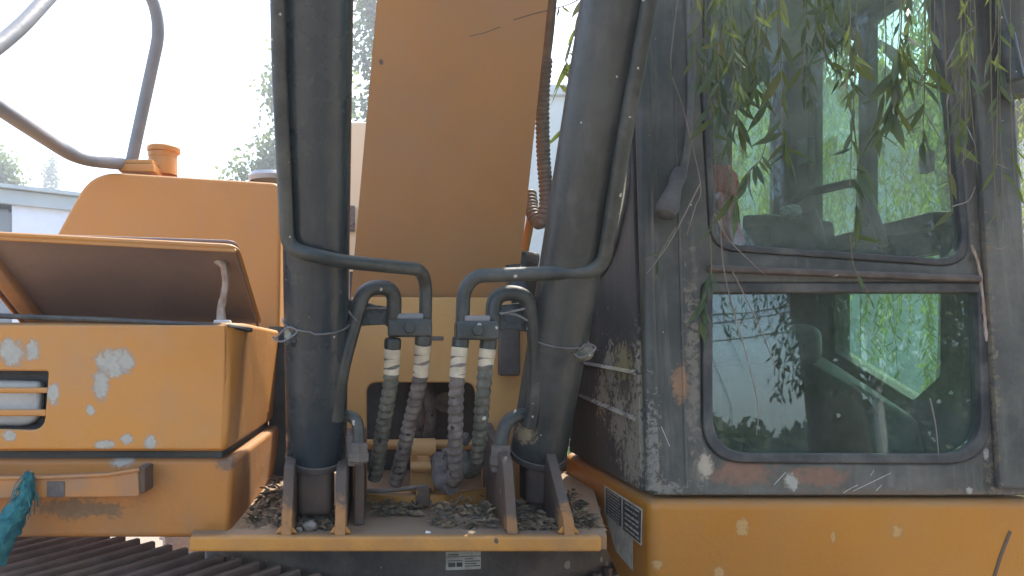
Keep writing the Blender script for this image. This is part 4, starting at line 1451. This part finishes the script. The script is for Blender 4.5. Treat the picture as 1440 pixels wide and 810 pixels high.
# ------------------------------------------------------------------ loose things in and on the machine
t = thing('cloth', P(1010, 345, 1.88), 'faded red cloth hanging inside the cab beside the pillar', 'cloth')
b = bmesh.new()
pr = None
for i in range(18):
    u = i / 17
    py = 232 + 112 * u
    cxp = 1012 + 20 * u + (4 if u < .4 else 0)
    w = (19 if u < .38 else 13 + 5 * (u - .38)) * (1 if u > .06 else .7)
    row = [b.verts.new(P(cxp - w + 2 * w * k / 9, py, 1.88 + .012 * sin(k * 1.6 + u * 4) + .01 * sin(u * 9))) for k in range(10)]
    if pr:
        for k in range(9): b.faces.new((pr[k], pr[k + 1], row[k + 1], row[k]))
    pr = row
bmesh.ops.solidify(b, geom=b.faces[:], thickness=.004)
put('fabric', b, M['redcloth'], t)
r = random.Random(9)
b = bmesh.new()
merge(b, blob(P(1112, 297, 2.14), (.026, .022, .017), 4, .55, 3, 3))
put('plastic_bag', b, M['plastic'], None, 'crumpled clear plastic bag lying on the black console', 'plastic bag', sharp=10)

# rope
pth = spline([P(41, 664, 1.64), P(38, 680, 1.635), P(36, 698, 1.635), P(22, 722, 1.63), P(6, 748, 1.62), P(-12, 790, 1.61)], 10)
b = sweep(resample(pth, .006), lambda u: .009 + .02 * min(1, u * 1.7) ** 1.3, 12, rfun=lambda s, th: 1 + .35 * mnoise.noise(Vector((s * 45, th * 2.5, 0))))
r = random.Random(8)
for i in range(170):
    k = r.randrange(3, len(pth) - 2)
    p = pth[k] + rv(r) * .014
    d = (pth[k + 1] - pth[k]).normalized()
    e = p + d * r.uniform(.02, .06) + rv(r) * .018
    sweep([p, p.lerp(e, .5) + rv(r) * .006, e], .0013, 3, bm=b, cap=False)
put('rope', b, M['rope'], None, 'frayed teal rope tied to the orange step', 'rope')


# litter on the deck
def litter(name, areas, n, mat, seed, size=(.014, .042), wid=.0035, up=.02):
    r = random.Random(seed)
    vs, fs = [], []
    for i in range(n):
        x0, x1, y0, y1, hmax = areas[i % len(areas)]
        x, y = r.uniform(x0, x1), r.uniform(y0, y1)
        v = (y - y0) / (y1 - y0)
        z = zd + .003 + r.random() ** 1.5 * hmax * (.25 + .75 * v)
        a = r.uniform(0, 2 * pi)
        L = r.uniform(*size)
        d = Vector((cos(a), sin(a), r.gauss(0, .25)))
        s = Vector((-sin(a), cos(a), r.gauss(0, .4))) * wid * r.uniform(.4, 1.3)
        c = Vector((x, y, z))
        k = len(vs)
        curl = Vector((0, 0, r.uniform(-.1, .35) * L))
        vs += [c - d * L / 2, c + s + curl * .6, c - s + curl * .6, c + d * L / 2, c + Vector((0, 0, -.002))]
        fs += [(k, k + 1, k + 4), (k + 1, k + 3, k + 4), (k, k + 4, k + 2), (k + 4, k + 3, k + 2)]
    me = bpy.data.meshes.new(name)
    me.from_pydata(vs, [], fs)
    return put(name, me, mat, None, kind='stuff', smooth=False)


AR = [(-.31, -.228, 1.74, 2.1, .06), (-.185, -.108, 1.72, 1.85, .03), (-.02, .10, 1.86, 1.96, .02), (.12, .26, 1.74, 1.90, .045), (.306, .39, 1.72, 1.9, .035), (.43, .50, 1.74, 2.0, .05)]
b = bmesh.new()
for q, (x0, x1, y0, y1, hm) in enumerate(AR):
    nx, ny = 22, 26
    g_ = [[b.verts.new((x0 - .012 + (x1 - x0 + .024) * i / nx, y0 - .012 + (y1 - y0 + .024) * j / ny,
                        zd - .003 + hm * .75 * max(0, sin(pi * i / nx)) ** .5 * min(1, (j / ny) * 1.6 + .12) * (.55 + .6 * mnoise.noise(Vector((i * .45, j * .4, q * 7)))) + .004 * mnoise.noise(Vector((i * 1.7, j * 1.7, q))))) for i in range(nx + 1)] for j in range(ny + 1)]
    for j in range(ny):
        for i in range(nx): b.faces.new((g_[j][i], g_[j][i + 1], g_[j + 1][i + 1], g_[j + 1][i]))
put('dirt', b, M['soil'], None, kind='stuff')
litter('leaf_litter', AR, 1300, M['debris'], 1)
litter('litter', AR, 500, M['moss'], 2, (.012, .04), .004)
put('stone', blob(P(436, 740, 1.72), (.017, .014, .012), 3, .25, 2, 5), M['stone'], None, 'small rounded stone between the left cylinder gussets', 'stone')
put('pebble', blob(P(421, 745, 1.71), (.008, .007, .006), 2, .25, 2, 6), M['stone'], None, 'tiny pale pebble beside the rounded stone on the deck', 'pebble')
put('paper_scrap', hull([P(597, 754, 1.69), P(605, 756, 1.69), P(606, 748, 1.70), P(599, 746, 1.70), P(601, 752, 1.705)]), M['paper'], None, 'white paper scrap on the deck below the hoses', 'paper scrap')
put('pale_scrap', hull([P(639, 750, 1.73), P(645, 751, 1.73), P(644, 745, 1.735), P(639, 744, 1.735), P(641, 749, 1.745)]), M['stone'], None, 'pale crumb beside the dry leaves at the deck lip', 'scrap')  # small pale scrap lying on the deck

# ------------------------------------------------------------------ dangling willow twigs before the glass
LEAVES = []
for k in range(6):
    r = random.Random(70 + k)
    b = bmesh.new()
    L, w = 1.0, .085 + .02 * r.random()
    bend = r.uniform(-.2, .2)
    pr = None
    for i in range(7):
        u = i / 6
        ww = w * (sin(pi * min(1, u * 1.08 + .04)) ** .8 if u < .93 else .03)
        if i == 0: ww = .012
        cx_ = bend * u * u
        zz = -u * (1 - .08 * abs(bend))
        row = [b.verts.new((cx_ - ww, .03 * ww / w + .1 * bend * u, zz)), b.verts.new((cx_, .1 * bend * u, zz)), b.verts.new((cx_ + ww, .03 * ww / w + .1 * bend * u, zz))]
        if pr:
            b.faces.new((pr[0], pr[1], row[1], row[0]))
            b.faces.new((pr[1], pr[2], row[2], row[1]))
        pr = row
    me = bpy.data.meshes.new('leaf')
    b.to_mesh(me)
    b.free()
    me.polygons.foreach_set('use_smooth', [True] * len(me.polygons))
    LEAVES.append(me)
LEAVES_G = []
LEAVES_D = []
for me in LEAVES:
    a = me.copy()
    a.materials.append(M['leaf'])
    LEAVES_G.append(a)
    a = me.copy()
    a.materials.append(M['leaf_dry'])
    LEAVES_D.append(a)


def twig(pts, nleaf, size, seed, f0=.1, mat=None, rad=.0013, dry=.15, spread=.5):
    r = random.Random(seed)
    path = spline([P(*p) for p in pts], 8)
    t = put('twig', sweep(path, lambda u: rad * (1.15 - .6 * u), 5), mat or M['twig'], wf)
    n = len(path)
    for i in range(nleaf):
        f = f0 + (1 - f0) * (i + r.random()) / nleaf
        k = min(n - 2, int(f * (n - 1)))
        p = path[k].lerp(path[k + 1], r.random())
        d = Vector((r.gauss(0, spread), r.gauss(0, spread * .7), -1)).normalized()
        if r.random() < .06: d = Vector((r.choice((-1, 1)), r.gauss(0, .3), -.35)).normalized()
        x = d.cross(rv(r)).normalized()
        y = d.cross(x)
        S = size * r.uniform(.65, 1.25)
        m4 = Matrix((x, y, -d)).transposed().to_4x4() @ Matrix.Diagonal((S, S, S, 1))
        m4.translation = p - WORLD[t.name]
        o = bpy.data.objects.new('leaf', r.choice(LEAVES_D if r.random() < dry else LEAVES_G))
        COL.objects.link(o)
        o.parent = t
        o.matrix_local = m4
    return t


TW = [
    ([(1000, -90, 1.5), (1004, 60, 1.5), (998, 120, 1.52), (1004, 170, 1.52)], 9, .066, .2),
    ([(1030, -90, 1.5), (1032, 90, 1.5), (1026, 190, 1.5), (1034, 300, 1.5)], 10, .066, .4),
    ([(1075, -90, 1.47), (1078, 30, 1.47), (1072, 90, 1.47), (1080, 150, 1.47)], 10, .07, .2),
    ([(1170, -90, 1.45), (1166, 10, 1.45), (1160, 60, 1.45), (1164, 100, 1.45)], 8, .06, .2),
    ([(1206, -90, 1.42), (1204, 60, 1.42), (1199, 170, 1.43), (1195, 262, 1.44)], 13, .062, .2),
    ([(1268, -90, 1.36), (1267, 40, 1.37), (1258, 110, 1.38), (1254, 165, 1.38)], 26, .066, .35),
    ([(1300, -90, 1.4), (1301, 80, 1.4), (1299, 160, 1.4), (1297, 205, 1.4)], 13, .066, .3),
    ([(1240, -90, 1.5), (1246, 60, 1.5), (1240, 160, 1.5), (1228, 190, 1.5)], 10, .06, .45),
    ([(1199, 160, 1.44), (1206, 230, 1.44), (1204, 290, 1.44), (1200, 330, 1.44)], 8, .062, .3),
    ([(1326, -90, 1.5), (1330, 100, 1.5), (1336, 230, 1.5), (1340, 300, 1.5)], 8, .05, .5),
    ([(1092, -90, 1.4), (1098, 60, 1.42), (1100, 180, 1.44), (1108, 215, 1.44)], 18, .066, .15),
    ([(1085, -90, 1.5), (1095, 80, 1.5), (1075, 210, 1.5), (1056, 238, 1.5), (1050, 262, 1.5)], 12, .05, .5),
    ([(1040, -90, 1.46), (1044, 60, 1.46), (1036, 150, 1.46), (1042, 190, 1.46)], 16, .066, .1),
    ([(1012, -90, 1.5), (1015, 40, 1.5), (1008, 110, 1.5), (1002, 170, 1.52)], 13, .062, .1),
    ([(1025, -90, 1.44), (1020, 20, 1.44), (1010, 90, 1.46), (1016, 170, 1.46)], 13, .062, .1),
    ([(1060, -90, 1.5), (1066, 20, 1.5), (1058, 90, 1.5), (1064, 130, 1.5)], 14, .066, .1),
    ([(1130, -90, 1.5), (1134, 20, 1.5), (1128, 90, 1.5), (1132, 130, 1.5)], 8, .06, .1),
    ([(990, -90, 1.58), (994, 100, 1.6), (1006, 230, 1.62), (1002, 330, 1.64)], 3, .05, .2),
    ([(999, 330, 1.64), (1000, 380, 1.66), (991, 420, 1.66), (985, 452, 1.66)], 13, .058, .3),
    ([(1195, 330, 1.6), (1200, 372, 1.62), (1210, 392, 1.62), (1226, 424, 1.62)], 2, .035, .2),
    ([(1348, -90, 1.5), (1352, 60, 1.5), (1350, 160, 1.5), (1346, 210, 1.5)], 9, .05, .2),
    ([(1392, -90, 1.52), (1394, 120, 1.54), (1398, 240, 1.56), (1404, 348, 1.58)], 3, .05, .3),
    ([(1364, -60, 1.55), (1372, 30, 1.56), (1366, 70, 1.56), (1346, 140, 1.56)], 4, .05, .3),
]
for i, (pts, n, s, f0) in enumerate(TW): twig(pts, n, s, 100 + i, f0)
for i, (pts, n) in enumerate([
    ([(962, -60, 1.62), (948, 40, 1.62), (944, 100, 1.62), (960, 150, 1.62), (985, 258, 1.64), (978, 290, 1.66), (966, 330, 1.66)], 1),
    ([(985, 258, 1.64), (948, 330, 1.66), (925, 365, 1.66), (910, 384, 1.66)], 0),
    ([(1012, 300, 1.66), (1020, 390, 1.69), (1050, 500, 1.7), (1066, 570, 1.71), (1064, 612, 1.71)], 0),
    ([(1030, 382, 1.7), (1064, 450, 1.71), (1092, 520, 1.71)], 0),
    ([(1005, 300, 1.66), (1024, 336, 1.66), (1060, 372, 1.68), (1078, 388, 1.7)], 0),
    ([(1340, 290, 1.66), (1362, 282, 1.66), (1372, 262, 1.66)], 0),
    ([(1395, 348, 1.64), (1408, 350, 1.64), (1418, 345, 1.64)], 0),
    ([(1330, 92, 1.6), (1350, 55, 1.6), (1374, 35, 1.6)], 0),
    ([(1308, 560, 1.71), (1316, 600, 1.715), (1320, 640, 1.72)], 0),
]): twig(pts, n, .05, 200 + i, .3, M['twig_d'], .0015)
twig([(950, 320, 1.66), (935, 345, 1.66), (926, 362, 1.66), (923, 372, 1.66)], 6, .042, 250, .5)
r = random.Random(77)
vs, fs = [], []
st = bmesh.new()
for i in range(44):
    px, Y = r.uniform(975, 1440), r.uniform(1.3, 1.62)
    if 1190 < px < 1330 and i % 3: continue
    yb = r.uniform(40, 150) if px < 1330 else r.uniform(60, 330)
    pth = spline([P(px, -110, Y), P(px + r.uniform(-6, 6), yb * .4, Y), P(px + r.uniform(-14, 14), yb, Y + .02)], 8)
    sweep(pth, .0009, 3, bm=st, cap=False)
    for k in range(int((yb + 110) / 12) if px < 1330 else 9):
        q = pth[min(len(pth) - 1, int(r.random() * len(pth)))]
        quad_leaf(vs, fs, q, Vector((r.gauss(0, .45), r.gauss(0, .4), -1)).normalized(), rv(r), r.uniform(.03, .055), .0035)
me = bpy.data.meshes.new('foliage')
me.from_pydata(vs, [], fs)
put('foliage', me, M['leaf'], wf, kind='stuff', smooth=False)
put('fine_twigs', st, M['twig'], wf, kind='stuff')
# twigs against the sky between boom and cylinder
twig([(840, -60, 2.4), (818, 10, 2.4), (804, 60, 2.4), (792, 105, 2.4)], 16, .085, 260, .2, None, .0025, .1, .6)
twig([(825, -40, 2.5), (812, 60, 2.5), (798, 100, 2.5), (786, 120, 2.5)], 8, .085, 261, .4, None, .002, .1, .9)
twig([(850, 60, 2.45), (825, 130, 2.45), (802, 165, 2.45), (782, 195, 2.45)], 5, .09, 262, .4, None, .002, .1, .7)
twig([(845, -20, 2.1), (800, 6, 2.1), (760, 16, 2.1), (735, 22, 2.1)], 5, .035, 263, .3, M['twig_d'], .0022)

# ------------------------------------------------------------------ hazy air
hz, nt, out = nodes('hazy air')
pv = nt.nodes.new('ShaderNodeVolumePrincipled')
pv.inputs['Color'].default_value = (.95, .97, 1, 1)
pv.inputs['Density'].default_value = .006
pv.inputs['Anisotropy'].default_value = .4
nt.links.new(pv.outputs[0], out.inputs['Volume'])
put('haze', box(-205, 205, -205, 205, -1, 16.5), hz, None, kind='stuff', smooth=False)
